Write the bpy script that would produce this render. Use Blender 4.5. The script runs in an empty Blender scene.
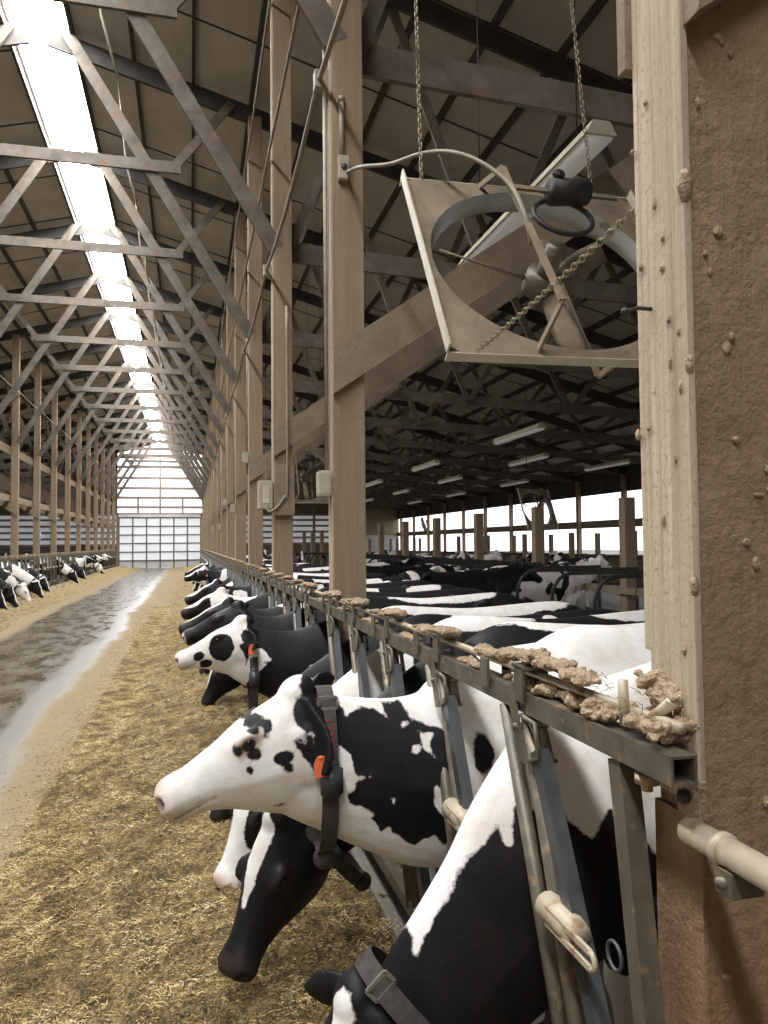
import bpy, bmesh, math, random
import numpy as np
from mathutils import Vector, Matrix
rnd = random.Random(7)
sc = bpy.context.scene
COL = sc.collection

# ------------------------------------------------------------------ camera
F = 770.0; PS = math.radians(14.14); TH = math.radians(2.3); RO = 0.009; EYE = 1.68
fw = Vector((math.sin(PS)*math.cos(TH), math.cos(PS)*math.cos(TH), math.sin(TH)))
r0 = Vector((math.cos(PS), -math.sin(PS), 0)); u0 = r0.cross(fw)
rt = r0*math.cos(RO) - u0*math.sin(RO); up = u0*math.cos(RO) + r0*math.sin(RO)
cd = bpy.data.cameras.new('camera'); cam = bpy.data.objects.new('camera', cd); COL.objects.link(cam)
cam.matrix_world = Matrix(((rt.x, up.x, -fw.x, 0), (rt.y, up.y, -fw.y, 0), (rt.z, up.z, -fw.z, EYE), (0, 0, 0, 1)))
cd.sensor_fit = 'VERTICAL'; cd.sensor_height = 36; cd.lens = F/1024*36; cd.clip_start = .05; cd.clip_end = 400
sc.camera = cam

# ------------------------------------------------------------------ light
W = bpy.data.worlds.new('overcast'); sc.world = W; W.use_nodes = True
bg = W.node_tree.nodes['Background']; bg.inputs[0].default_value = (.97, .985, 1, 1); bg.inputs[1].default_value = 2.1
sc.view_settings.view_transform = 'Standard'; sc.view_settings.look = 'None'
sc.view_settings.exposure = 0.0; sc.view_settings.gamma = 1; sc.view_settings.use_curve_mapping = False
SKYLIGHT = 46.0; GABLE = 1.45; DOORGLOW = .42
cy = sc.cycles
cy.max_bounces = 6; cy.diffuse_bounces = 4; cy.glossy_bounces = 3; cy.sample_clamp_indirect = 6

# ------------------------------------------------------------------ helpers
def link(o, parent=None):
    COL.objects.link(o)
    if parent is not None: o.parent = parent
    return o
def tag(o, label=None, cat=None, group=None, kind=None):
    if label: o['label'] = label
    if cat: o['category'] = cat
    if group: o['group'] = group
    if kind: o['kind'] = kind
    return o
def empty(name, loc=(0, 0, 0), rz=0, label=None, cat=None, group=None, kind=None, parent=None):
    o = bpy.data.objects.new(name, None); o.location = loc; o.rotation_euler = (0, 0, rz); o.empty_display_size = .1
    link(o, parent); return tag(o, label, cat, group, kind)
def copy_tree(o, parent=None):
    c = o.copy(); COL.objects.link(c)
    if parent is not None: c.parent = parent
    for ch in list(o.children): copy_tree(ch, c)
    return c

class MB:
    """collects shapes, links them as one mesh object"""
    def __init__(s): s.v = []; s.f = []; s.sm = []
    def add(s, vs, fs, smooth=False):
        n = len(s.v); s.v += [tuple(v) for v in vs]; s.f += [tuple(i+n for i in f) for f in fs]; s.sm += [smooth]*len(fs); return s
    def box(s, x0, x1, y0, y1, z0, z1, b=0):
        if b <= 0:
            return s.add([(x0,y0,z0),(x1,y0,z0),(x1,y1,z0),(x0,y1,z0),(x0,y0,z1),(x1,y0,z1),(x1,y1,z1),(x0,y1,z1)],
                  [(3,2,1,0),(4,5,6,7),(0,1,5,4),(1,2,6,5),(2,3,7,6),(3,0,4,7)])
        bm = bmesh.new(); bmesh.ops.create_cube(bm, size=1)
        for v in bm.verts: v.co = Vector(((x0+x1)/2+v.co.x*(x1-x0), (y0+y1)/2+v.co.y*(y1-y0), (z0+z1)/2+v.co.z*(z1-z0)))
        bmesh.ops.bevel(bm, geom=bm.edges[:], offset=b, segments=2, affect='EDGES', profile=.7)
        return s.bm(bm)
    def bm(s, bm, smooth=False):
        bm.verts.index_update(); bm.verts.ensure_lookup_table()
        s.add([v.co[:] for v in bm.verts], [[v.index for v in f.verts] for f in bm.faces], smooth); bm.free(); return s
    def bar(s, p, q, w, h, upv=(0, 0, 1), hollow=0):
        """rectangular bar from p to q; w across, h along upv"""
        p = Vector(p); q = Vector(q); d = (q-p).normalized(); u = Vector(upv)
        a = d.cross(u)
        if a.length < 1e-4: a = d.cross(Vector((1, 0, 0)))
        a.normalize(); u = a.cross(d).normalized()
        vs = []
        for c in (p, q):
            for i, j in ((-1,-1),(1,-1),(1,1),(-1,1)): vs.append(c+a*(w/2*i)+u*(h/2*j))
        if not hollow:
            return s.add(vs, [(0,1,2,3),(7,6,5,4),(4,5,1,0),(5,6,2,1),(6,7,3,2),(7,4,0,3)])
        t = hollow
        for c in (p, q):
            for i, j in ((-1,-1),(1,-1),(1,1),(-1,1)): vs.append(c+a*((w/2-t)*i)+u*((h/2-t)*j))
        fs = [(4,5,1,0),(5,6,2,1),(6,7,3,2),(7,4,0,3), (8,9,13,12),(9,10,14,13),(10,11,15,14),(11,8,12,15)]
        for k in range(4):
            m = (k+1) % 4
            fs += [(k, m, 8+m, 8+k), (4+m, 4+k, 12+k, 12+m)]
        return s.add(vs, fs)
    def tube(s, pts, r, n=8, cap=True, rs=None, closed=False):
        pts = [Vector(p) for p in pts]; N = len(pts); rings = []
        prev = None
        for i, p in enumerate(pts):
            if closed: d = pts[(i+1) % N]-pts[i-1]
            else: d = (pts[min(i+1, N-1)]-pts[max(i-1, 0)])
            d.normalize()
            if prev is None:
                a = d.cross(Vector((0, 0, 1)))
                if a.length < 1e-3: a = d.cross(Vector((1, 0, 0)))
            else: a = prev - d*prev.dot(d)
            a.normalize(); prev = a; b = d.cross(a); rr = rs[i] if rs else r
            rings.append([p+a*(rr*math.cos(2*math.pi*k/n))+b*(rr*math.sin(2*math.pi*k/n)) for k in range(n)])
        vs = [v for R in rings for v in R]; fs = []
        for i in range(N if closed else N-1):
            j = (i+1) % N
            for k in range(n):
                m = (k+1) % n; fs.append((i*n+k, i*n+m, j*n+m, j*n+k))
        if cap and not closed: fs += [tuple(range(n))[::-1], tuple((N-1)*n+k for k in range(n))]
        return s.add(vs, fs, True)
    def cyl(s, p, q, r, n=16): return s.tube([p, q], r, n)
    def ring(s, rings, cap=True, smooth=True):
        """loft through rings (lists of equal length)"""
        n = len(rings[0]); vs = [v for R in rings for v in R]; fs = []
        for i in range(len(rings)-1):
            for k in range(n):
                m = (k+1) % n; fs.append((i*n+k, i*n+m, (i+1)*n+m, (i+1)*n+k))
        if cap: fs += [tuple(range(n))[::-1], tuple((len(rings)-1)*n+k for k in range(n))]
        return s.add(vs, fs, smooth)
    def ball(s, c, rx, ry=None, rz=None, M=None, nu=14, nv=10):
        ry = ry or rx; rz = rz or rx; rs = []
        for j in range(nv+1):
            t = math.pi*j/nv; z = -math.cos(t); q = max(math.sin(t), .02)
            R = []
            for i in range(nu):
                a = 2*math.pi*i/nu; v = Vector((rx*q*math.cos(a), ry*q*math.sin(a), rz*z))
                if M: v = M @ v
                R.append(Vector(c)+v)
            rs.append(R)
        return s.ring(rs)
    def mesh(s, name):
        me = bpy.data.meshes.new(name); me.from_pydata([tuple(v) for v in s.v], [], s.f)
        me.polygons.foreach_set('use_smooth', s.sm); me.update(); return me
    def build(s, name, mat, parent=None, loc=None, label=None):
        me = s.mesh(name); me.materials.append(mat); o = bpy.data.objects.new(name, me); link(o, parent)
        if loc: o.location = loc
        if label: o['label'] = label
        return o

# ------------------------------------------------------------------ materials
class NT:
    def __init__(s, name):
        s.m = bpy.data.materials.new(name); s.m.use_nodes = True; s.t = s.m.node_tree; s.b = s.t.nodes['Principled BSDF']
        s.out = s.t.nodes['Material Output']
    def n(s, typ, **kw):
        x = s.t.nodes.new(typ)
        for k, v in kw.items(): setattr(x, k, v)
        return x
    def l(s, a, b): s.t.links.new(a, b)
    def coord(s, kind='Object', scale=(1, 1, 1)):
        c = s.n('ShaderNodeTexCoord'); m = s.n('ShaderNodeMapping'); m.inputs['Scale'].default_value = scale
        s.l(c.outputs[kind], m.inputs[0]); return m.outputs[0]
    def noise(s, vec, scale, detail=4, rough=.55, dim='3D', w=None):
        x = s.n('ShaderNodeTexNoise', noise_dimensions=dim); x.inputs['Scale'].default_value = scale
        x.inputs['Detail'].default_value = detail; x.inputs['Roughness'].default_value = rough
        s.l(vec, x.inputs['Vector'])
        if w is not None: s.l(w, x.inputs['W'])
        return x.outputs[0]
    def ramp(s, fac, stops):
        x = s.n('ShaderNodeValToRGB'); e = x.color_ramp.elements
        while len(e) < len(stops): e.new(.5)
        for i, (p, c) in enumerate(stops):
            e[i].position = p; e[i].color = (c[0], c[1], c[2], 1) if hasattr(c, '__len__') else (c, c, c, 1)
        s.l(fac, x.inputs[0]); return x.outputs[0]
    def math(s, op, a, b=None, clamp=False):
        x = s.n('ShaderNodeMath', operation=op); x.use_clamp = clamp
        for i, v in enumerate((a, b)):
            if v is None: continue
            if isinstance(v, (int, float)): x.inputs[i].default_value = v
            else: s.l(v, x.inputs[i])
        return x.outputs[0]
    def mix(s, fac, a, b):
        x = s.n('ShaderNodeMix', data_type='RGBA')
        if isinstance(fac, (int, float)): x.inputs[0].default_value = fac
        else: s.l(fac, x.inputs[0])
        for i, v in ((6, a), (7, b)):
            if isinstance(v, tuple): x.inputs[i].default_value = (*v, 1)
            else: s.l(v, x.inputs[i])
        return x.outputs[2]
    def bump(s, h, strength=.3, dist=.01):
        x = s.n('ShaderNodeBump'); x.inputs['Strength'].default_value = strength; x.inputs['Distance'].default_value = dist
        s.l(h, x.inputs['Height']); s.l(x.outputs[0], s.b.inputs['Normal'])
    def set(s, **kw):
        for k, v in kw.items():
            k = k.replace('_', ' ')
            if isinstance(v, tuple): s.b.inputs[k].default_value = (*v, 1)
            elif isinstance(v, (int, float)): s.b.inputs[k].default_value = v
            else: s.l(v, s.b.inputs[k])
        return s

def dusty(name, c1, c2, scale=(1, 1, 1), ns=6, rough=.9, bump=.3, bd=.006, metal=0, spots=None):
    t = NT(name); v = t.coord('Object', scale)
    a = t.noise(v, ns, 5, .6); b = t.noise(t.coord('Object'), 55, 3, .6)
    c = t.mix(t.ramp(a, [(.3, 0), (.7, 1)]), c1, c2)
    if spots:
        sp = t.ramp(t.noise(t.coord('Object'), spots[1], 3, .5), [(.60, 0), (.66, 1)]); c = t.mix(sp, c, spots[0])
    t.set(Base_Color=c, Roughness=rough, Metallic=metal); t.bump(t.math('ADD', a, t.math('MULTIPLY', b, .5)), bump, bd)
    return t.m
M = {}
M['post'] = dusty('dusty_timber', (.24, .168, .105), (.33, .245, .16), (9, 9, .7), 2.2, bump=.5, spots=((.25, .18, .115), 60))
M['beam'] = dusty('dusty_beam', (.20, .15, .10), (.29, .225, .155), (2, 2, 2), 3, bump=.4, spots=((.18, .13, .09), 60))
M['truss'] = dusty('weathered_truss_timber', (.10, .085, .067), (.20, .172, .14), (2, 2, 2), 2.5, bump=.3, spots=((.19, .12, .085), 7))
M['rafter'] = dusty('dark_rafter', (.045, .042, .038), (.08, .073, .065), (1, 1, 1), 3)
M['roof'] = dusty('dirty_roof_sheet', (.42, .395, .36), (.56, .53, .48), (1, .5, 1), 2.5, rough=.7, bump=.15)
M['steel'] = dusty('worn_galvanised_steel', (.09, .083, .063), (.20, .172, .125), (3, 3, 2.2), 5, rough=.5, bump=.15, metal=.35, spots=((.26, .19, .12), 24))
M['steel_dark'] = dusty('polished_dark_steel', (.075, .083, .09), (.15, .16, .165), (3, 3, 2), 4, rough=.38, bump=.1, metal=.55)
M['pipe'] = dusty('cream_dirty_pipe', (.40, .335, .23), (.53, .455, .335), (4, 4, 4), 4, rough=.5, bump=.15, metal=.1, spots=((.34, .22, .12), 18))
M['crust'] = dusty('dried_dirt_crust', (.29, .205, .13), (.45, .345, .23), (1, 1, 1), 26, bump=1, bd=.02)
M['dark'] = dusty('dark_iron', (.03, .028, .025), (.06, .055, .05), (1, 1, 1), 9, rough=.6, metal=.3)
M['box'] = dusty('dusty_grey_box', (.33, .29, .215), (.45, .405, .32), (1, 1, 1), 7, rough=.7)
M['conduit'] = dusty('dusty_conduit', (.21, .18, .135), (.33, .285, .215), (1, 1, 1), 7, rough=.6)
M['concrete'] = dusty('grubby_concrete', (.16, .145, .12), (.24, .22, .185), (1, 1, 1), 1.5, bump=.4)
M['penfloor'] = dusty('manure_covered_floor', (.06, .05, .035), (.11, .09, .065), (1, 1, 1), 2, rough=.6, bump=.5)
M['fan'] = dusty('dusty_fan_sheet', (.13, .10, .065), (.27, .21, .14), (1, 1, 1), 5, rough=.8, bump=.2, spots=((.20, .15, .10), 16))
M['fanedge'] = dusty('pale_sheet_metal', (.45, .39, .29), (.62, .56, .44), (1, 1, 1), 6, rough=.5, bump=.1)
M['fanring'] = dusty('galvanised_fan_ring', (.42, .43, .42), (.60, .60, .57), (1, 1, 1), 4, rough=.45, metal=.4, spots=((.30, .25, .18), 9))
M['chain'] = dusty('dusty_chain', (.28, .22, .14), (.40, .33, .22), (1, 1, 1), 30, rough=.6, metal=.3)
M['wood_wall'] = dusty('plywood_sheet', (.27, .21, .14), (.34, .27, .18), (1, 1, 3), 1.2)
M['slat'] = dusty('pale_wall_slats', (.50, .50, .47), (.62, .62, .58), (1, 1, 1), 1.2)
M['wall_low'] = dusty('brown_low_wall', (.12, .10, .075), (.19, .16, .12), (1, 1, 1), 1.5)
M['door_frame'] = dusty('grey_door_frame', (.10, .105, .11), (.15, .155, .16), (1, 1, 1), 2)
M['girt'] = dusty('weathered_girt', (.24, .17, .15), (.33, .26, .23), (1, 1, 1), 2)
M['header'] = dusty('white_header_board', (.55, .54, .52), (.70, .69, .66), (1, 1, 1), 2)
M['collar'] = dusty('black_webbing', (.03, .026, .023), (.075, .062, .052), (1, 1, 1), 40, rough=.7, bump=.3, bd=.002)
M['plastic'] = NT('dark_grey_plastic').set(Base_Color=(.055, .06, .065), Roughness=.35).m
M['buckle'] = NT('grey_buckle').set(Base_Color=(.33, .32, .30), Roughness=.35, Metallic=.6).m
M['red'] = NT('red_lettering').set(Base_Color=(.55, .05, .06), Roughness=.6).m
M['tagm'] = NT('orange_plastic_tag').set(Base_Color=(.78, .17, .07), Roughness=.5).m
M['eye'] = NT('wet_dark_eye').set(Base_Color=(.012, .010, .012), Roughness=.08).m
M['sign'] = NT('blue_sign').set(Base_Color=(.25, .42, .62), Roughness=.5).m
M['white'] = NT('dirty_white').set(Base_Color=(.72, .72, .68), Roughness=.5).m
M['straw'] = NT('straw').set(Base_Color=(.42, .33, .15), Roughness=.7).m
def emit(name, col, s):
    t = NT(name); t.set(Base_Color=(.7, .7, .7), Emission_Color=col, Emission_Strength=s, Roughness=.6); return t.m
M['skylight'] = emit('backlit_ridge_panel', (.975, .985, 1), SKYLIGHT)
M['tube'] = emit('lit_tube_cover', (1, .98, .93), .10)
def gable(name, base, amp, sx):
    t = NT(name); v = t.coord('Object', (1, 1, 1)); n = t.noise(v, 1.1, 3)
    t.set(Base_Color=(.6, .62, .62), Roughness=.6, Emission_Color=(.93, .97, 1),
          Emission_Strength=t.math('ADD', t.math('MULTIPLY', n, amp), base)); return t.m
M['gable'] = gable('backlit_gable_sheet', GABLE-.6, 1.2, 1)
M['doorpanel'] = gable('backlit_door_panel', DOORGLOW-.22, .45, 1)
M['slatglow'] = gable('dim_translucent_sheet', .10, .22, 1)

# near post: timber, cleaner reddish wood low down, dust splashes higher up
t = NT('old_post_timber'); v = t.coord('Object', (14, 14, .9)); g = t.noise(v, 1.6, 6, .6)
clean = t.mix(t.ramp(g, [(.3, 0), (.7, 1)]), (.20, .105, .05), (.36, .22, .12))
dirt = t.mix(t.ramp(t.noise(t.coord('Object'), 7, 5, .65), [(.3, 0), (.7, 1)]), (.235, .15, .085), (.37, .26, .16))
sep = t.n('ShaderNodeSeparateXYZ'); t.l(t.coord('Object'), sep.inputs[0])
zz = t.math('ADD', sep.outputs[2], t.math('MULTIPLY', t.noise(t.coord('Object', (5, 5, 1.5)), 2, 4), .5))
col = t.mix(t.ramp(t.math('MULTIPLY', t.math('SUBTRACT', zz, 1.12), 3.0, True), [(0, 0), (1, 1)]), clean, dirt)
sp = t.ramp(t.noise(t.coord('Object'), 70, 4, .6), [(.62, 0), (.72, .6)]); col = t.mix(sp, col, (.15, .095, .055))
t.set(Base_Color=col, Roughness=.9); t.bump(t.math('ADD', g, t.math('MULTIPLY', t.noise(t.coord('Object'), 40, 5, .7), 1.2)), .8, .012)
M['oldpost'] = t.m
M['oldstrip'] = dusty('pale_weathered_strip', (.36, .28, .19), (.62, .52, .385), (34, 34, .8), 1.4, bump=.6, spots=((.40, .31, .21), 90))

# coats
def coat(name, generic):
    t = NT(name); v = t.coord('Object')
    at = t.n('ShaderNodeAttribute', attribute_name='coat'); pk = t.n('ShaderNodeAttribute', attribute_name='pink')
    if generic:
        sd = t.n('ShaderNodeAttribute', attribute_type='OBJECT', attribute_name='coat_seed')
        bi = t.n('ShaderNodeAttribute', attribute_type='OBJECT', attribute_name='coat_bias')
        n = t.noise(v, 1.9, 2.2, .42, '4D', sd.outputs['Fac'])
        val = t.math('ADD', t.math('MULTIPLY', t.math('SUBTRACT', n, .5), 1.6), t.math('ADD', at.outputs['Fac'], bi.outputs['Fac']))
    else:
        val = at.outputs['Fac']
    e = t.noise(v, 24, 3, .6); e2 = t.noise(v, 7, 2, .5)
    val = t.math('ADD', val, t.math('ADD', t.math('MULTIPLY', t.math('SUBTRACT', e, .5), .028), t.math('MULTIPLY', t.math('SUBTRACT', e2, .5), .03)))
    blk = t.ramp(t.math('ADD', t.math('MULTIPLY', val, 170), .5, True), [(0, 0), (1, 1)])
    fur = t.noise(t.coord('Object', (1, 1, 1)), 9, 4, .6)
    wht = t.mix(t.ramp(fur, [(.42, 0), (.75, 1)]), (.87, .86, .83), (.72, .63, .54))
    bk = t.mix(t.ramp(fur, [(.3, 0), (.8, 1)]), (.006, .006, .007), (.016, .014, .0135))
    c = t.mix(blk, wht, bk)
    c = t.mix(t.math('MULTIPLY', pk.outputs['Fac'], .9, True), c, t.mix(blk, (.62, .37, .30), (.07, .045, .04)))
    nd = t.n('ShaderNodeAttribute', attribute_name='dark'); c = t.mix(nd.outputs['Fac'], c, (.05, .025, .02))
    t.set(Base_Color=c, Roughness=.55, )
    t.b.inputs['Specular IOR Level'].default_value = .22
    t.bump(t.math('ADD', t.noise(t.coord('Object', (1, 1, 1)), 6, 5, .65), t.math('MULTIPLY', t.noise(t.coord('Object', (60, 200, 120)), 1, 2), .12)), .25, .02)
    return t.m
M['coat'] = coat('holstein_coat', False); M['coat_any'] = coat('holstein_coat_mottled', True)

# alley floor: worn concrete, wet tracks, dusting of feed near the piles
t = NT('wet_alley_concrete'); v = t.coord('Object'); sep = t.n('ShaderNodeSeparateXYZ'); t.l(v, sep.inputs[0])
wob = t.math('MULTIPLY', t.math('SUBTRACT', t.noise(t.coord('Object', (1, .35, 1)), .8, 4, .6), .5), 1.1)
X = t.math('ADD', sep.outputs[0], wob)
def band(x0, x1, soft):
    a = t.math('DIVIDE', t.math('SUBTRACT', X, x0), soft, True); b = t.math('DIVIDE', t.math('SUBTRACT', x1, X), soft, True)
    return t.math('MULTIPLY', a, b)
wet = band(-3.45, -1.3, .25)
pat = t.ramp(t.noise(t.coord('Object', (2.2, .9, 1)), 1.6, 6, .65), [(.34, 0), (.60, 1)])
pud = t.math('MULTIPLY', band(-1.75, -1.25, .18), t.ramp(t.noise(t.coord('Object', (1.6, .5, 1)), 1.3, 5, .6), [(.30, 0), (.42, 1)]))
dirtc = t.mix(t.noise(v, 2.2, 6, .7), (.20, .145, .075), (.33, .25, .14))
conc = t.mix(t.noise(v, 3, 6, .7), (.13, .12, .10), (.20, .185, .155))
wetc = t.mix(pat, (.045, .036, .025), (.11, .088, .06))
c = t.mix(wet, dirtc, wetc); c = t.mix(t.math('MULTIPLY', pud, .8), c, (.24, .23, .21))  # lighter puddle colour paints in part of the bright reflected streak
c = t.mix(t.math('MULTIPLY', t.ramp(t.noise(v, 28, 3, .6), [(.56, 0), (.62, 1)]), .55), c, (.32, .25, .13))
ro = t.mix(wet, (.85, .85, .85), t.mix(pat, (.10, .10, .10), (.42, .42, .42))); ro = t.mix(pud, ro, (.38, .38, .38))
t.set(Base_Color=c, Roughness=ro, IOR=1.36)
t.bump(t.math('MULTIPLY', t.noise(v, 14, 5, .7), t.math('SUBTRACT', 1.0, t.math('MULTIPLY', wet, .75))), .35, .010)
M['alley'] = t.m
# silage
t = NT('chopped_silage'); v = t.coord('Object'); a = t.noise(v, 30, 5, .7); b = t.noise(v, 9, 4, .6)
c = t.mix(t.ramp(a, [(.3, 0), (.7, 1)]), (.21, .14, .055), (.60, .45, .20)); c = t.mix(t.ramp(b, [(.48, 0), (.62, .8)]), c, (.10, .065, .028))  # dark pockets painted in for the shade of gaps between clumps
t.set(Base_Color=c, Roughness=.85); t.bump(t.math('ADD', a, t.noise(v, 90, 3, .7)), 1, .03); M['feed'] = t.m
t = NT('silage_strands'); at = t.n('ShaderNodeAttribute', attribute_name='tone')
t.set(Base_Color=t.ramp(at.outputs['Fac'], [(0, (.10, .065, .026)), (.30, (.36, .25, .10)), (.62, (.72, .53, .23)), (1, (.95, .80, .47))]), Roughness=.75); M['strand'] = t.m

# ================================================================== SETTING
def S(name, mb, mat, parent=None):
    o = mb.build(name, mat, parent)
    if parent is None: o['kind'] = 'structure'
    return o
YN, YE = -11.0, 59.0                     # near and far ends
RX, LX = .86, -5.14                      # alley-side faces of the two post rows
CX = (RX+LX)/2; RZ = 9.35; SL = .27
EX0, EX1 = CX-18.2, CX+18.2              # eaves
def roofz(x): return RZ - SL*abs(x-CX)
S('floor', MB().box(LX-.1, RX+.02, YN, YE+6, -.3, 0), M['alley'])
S('floor_pen', MB().box(RX+.02, EX1, YN, YE, -.3, -.18), M['penfloor'])
S('floor_pen', MB().box(EX0, LX-.1, YN, YE, -.3, -.18), M['penfloor'])
S('ground', MB().box(-90, 90, -60, 160, -.6, -.31), M['concrete'])
S('trim_kerb', MB().box(.77, .86, YN, YE, -.2, .17, .015), M['concrete'])
S('trim_kerb', MB().box(LX-.04, LX+.16, YN, YE, 0, .16, .02), M['concrete'])
# roof sheets with purlins
ceil = []
for sgn in (-1, 1):
    m = MB(); xe = CX+sgn*18.2; xr = CX+sgn*.40
    m.add([(xr, YN, roofz(xr)+.02), (xe, YN, roofz(xe)+.02), (xe, YE, roofz(xe)+.02), (xr, YE, roofz(xr)+.02),
           (xr, YN, roofz(xr)+.09), (xe, YN, roofz(xe)+.09), (xe, YE, roofz(xe)+.09), (xr, YE, roofz(xr)+.09)],
          [(0,1,2,3),(7,6,5,4),(0,4,5,1),(1,5,6,2),(2,6,7,3),(3,7,4,0)])
    c = S('ceiling', m, M['roof']); ceil.append(c)
    k = 0; x = .46
    while x < 18:
        xx = CX+sgn*x; p = MB().bar((xx, YN, roofz(xx)-.045), (xx, YE, roofz(xx)-.045), .045, .13); p.build('purlin', M['rafter'], c); x += .86
# sheet seams across the slope
    sm = MB()
    for j in range(0, 34):
        yy = YN+.9+j*2.05; sm.bar((xr, yy, roofz(xr)+.012), (xe, yy, roofz(xe)+.012), .02, .02)
    sm.build('seam', M['rafter'], c)
# ridge skylight, one translucent sheet per bay
for k in range(-3, 17):
    y0 = 1.26+3.5*k; y1 = min(y0+3.49, YE)
    m = MB()
    for s_ in (-1, 1):
        xa, xb = CX, CX+s_*.42
        m.add([(xa, y0, RZ+.14), (xb, y0, RZ+.02), (xb, y1, RZ+.02), (xa, y1, RZ+.14)], [(0, 1, 2, 3)] if s_ < 0 else [(3, 2, 1, 0)])
    o = m.build('skylight_panel', M['skylight'])
    tag(o, 'bright translucent skylight sheet in the strip along the roof ridge', 'skylight', 'translucent ridge skylight sheets')
# far end wall
wall = empty('wall_far'); wall['kind'] = 'structure'
def gz(x): return roofz(x)
m = MB()   # translucent gable above the door
m.add([(LX, YE, 3.95), (RX, YE, 3.95), (RX, YE, gz(RX)), (CX, YE, RZ), (LX, YE, gz(LX)),
       (LX, YE+.03, 3.95), (RX, YE+.03, 3.95), (RX, YE+.03, gz(RX)), (CX, YE+.03, RZ), (LX, YE+.03, gz(LX))],
      [(0,1,2,3,4),(9,8,7,6,5),(0,5,6,1),(1,6,7,2),(2,7,8,3),(3,8,9,4),(4,9,5,0)])
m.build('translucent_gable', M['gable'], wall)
for z in (3.95, 4.45, 5.15, 5.85, 6.6, 7.4, 8.1):
    MB().box(LX, RX, YE-.12, YE-.01, z-.09, z+.09).build('girt', M['girt'], wall)
for x, z0, z1 in ((CX, 3.95, RZ), (CX-1.55, 3.95, 5.15), (CX+1.6, 3.95, 5.15)):
    MB().box(x-.07, x+.07, YE-.14, YE-.12, z0, z1).build('mullion', M['girt'], wall)
for x0, x1 in ((EX0, LX), (RX, EX1)):
    MB().box(x0, x1, YE, YE+.05, -.05, 1.7).build('low_boards', M['wall_low'], wall)
    m = MB(); m.add([(x0,YE,4.8),(x1,YE,4.8 if x0>0 else 4.8),(x1,YE,max(gz(x1),4.81)),(x0,YE,max(gz(x0),4.81))], [(0,1,2,3)] )
    mm = MB(); a, b = gz(x0), gz(x1)
    mm.add([(x0,YE,3.9),(x1,YE,3.9),(x1,YE,max(b,3.95)),(x0,YE,max(a,3.95)),(x0,YE+.05,3.9),(x1,YE+.05,3.9),(x1,YE+.05,max(b,3.95)),(x0,YE+.05,max(a,3.95))],
           [(0,1,2,3),(7,6,5,4),(0,4,5,1),(2,6,7,3),(1,5,6,2),(3,7,4,0)]); mm.build('upper_boards', M['wall_low'], wall)
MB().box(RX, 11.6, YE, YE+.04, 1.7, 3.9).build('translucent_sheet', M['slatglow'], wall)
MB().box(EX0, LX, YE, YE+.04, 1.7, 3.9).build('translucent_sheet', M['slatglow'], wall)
MB().box(12.4, EX1, YE-.03, YE+.04, 2.3, 4.45).build('plywood_panel', M['wood_wall'], wall)
MB().box(11.6, EX1, YE-.02, YE+.04, 1.0, 2.3).build('white_panel', M['slat'], wall)
MB().box(11.6, 12.4, YE-.02, YE+.04, 2.3, 4.0).build('white_panel', M['slat'], wall)
for x0, x1 in ((EX0, LX), (RX, 11.6)):
    for z in (1.7, 2.15, 2.6, 3.05, 3.5, 3.9): MB().box(x0, x1, YE-.08, YE-.001, z-.08, z+.08).build('girt', M['girt'], wall)
    x = x0+1.2
    while x < x1: MB().box(x-.09, x+.09, YE-.2, YE-.08, 0, gz(x)-.2).build('wall_stud', M['post'], wall); x += 2.4
# overhead door
door = empty('door_1', (0, 0, 0)); door['kind'] = 'structure'
dx0, dx1 = LX+.12, RX-.10
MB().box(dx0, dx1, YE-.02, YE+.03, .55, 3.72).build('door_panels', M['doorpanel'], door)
MB().box(dx0, dx1, YE-.03, YE+.03, 0.02, .55).build('bottom_section', M['header'], door)
for i in range(7):
    x = dx0+(dx1-dx0)*i/6; MB().box(x-.05, x+.05, YE-.07, YE-.03, .02, 3.72).build('stile', M['door_frame'], door)
for z in (.55, 1.17, 1.8, 2.42, 3.05, 3.68): MB().box(dx0, dx1, YE-.075, YE-.03, z-.045, z+.045).build('section_rail', M['door_frame'], door)
S('trim_1', MB().box(LX, RX, YE-.16, YE-.02, 3.72, 3.92), M['header'])
for x in (LX+.02, RX-.06): MB().box(x-.06, x+.06, YE-.16, YE-.02, 0, 3.95).build('jamb', M['post'], door)
# near end wall, unseen behind the viewer, doorway closed to cut light from there
wn = empty('wall_near'); wn['kind'] = 'structure'
for x0, x1 in ((EX0, LX), (RX, EX1)): MB().box(x0, x1, YN-.05, YN, -.05, 8.0).build('boards', M['wall_low'], wn)
MB().box(LX, RX, YN-.05, YN, -.05, 9.4).build('boards', M['wall_low'], wn)
# side walls: kerb wall, mid rail, header, posts; open to the daylight between
for side, xw in (('right', EX1-.1), ('left', EX0+.1)):
    w = empty('wall_'+side); w['kind'] = 'structure'
    MB().box(xw-.1, xw+.1, YN, YE, -.05, 1.1).build('low_wall', M['wall_low'], w)
    MB().box(xw-.06, xw+.06, YN, YE, 2.2, 2.5).build('mid_rail', M['beam'], w)
    MB().box(xw-.06, xw+.06, YN, YE, 3.55, roofz(xw)+.05).build('header_board', M['rafter'], w)
    k = 0; y = YN+1.76
    while y < YE:
        MB().box(xw-.26, xw-.1, y-.09, y+.09, -.05, roofz(xw)-.3).build('wall_post', M['post'], w); y += 3.5

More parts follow.
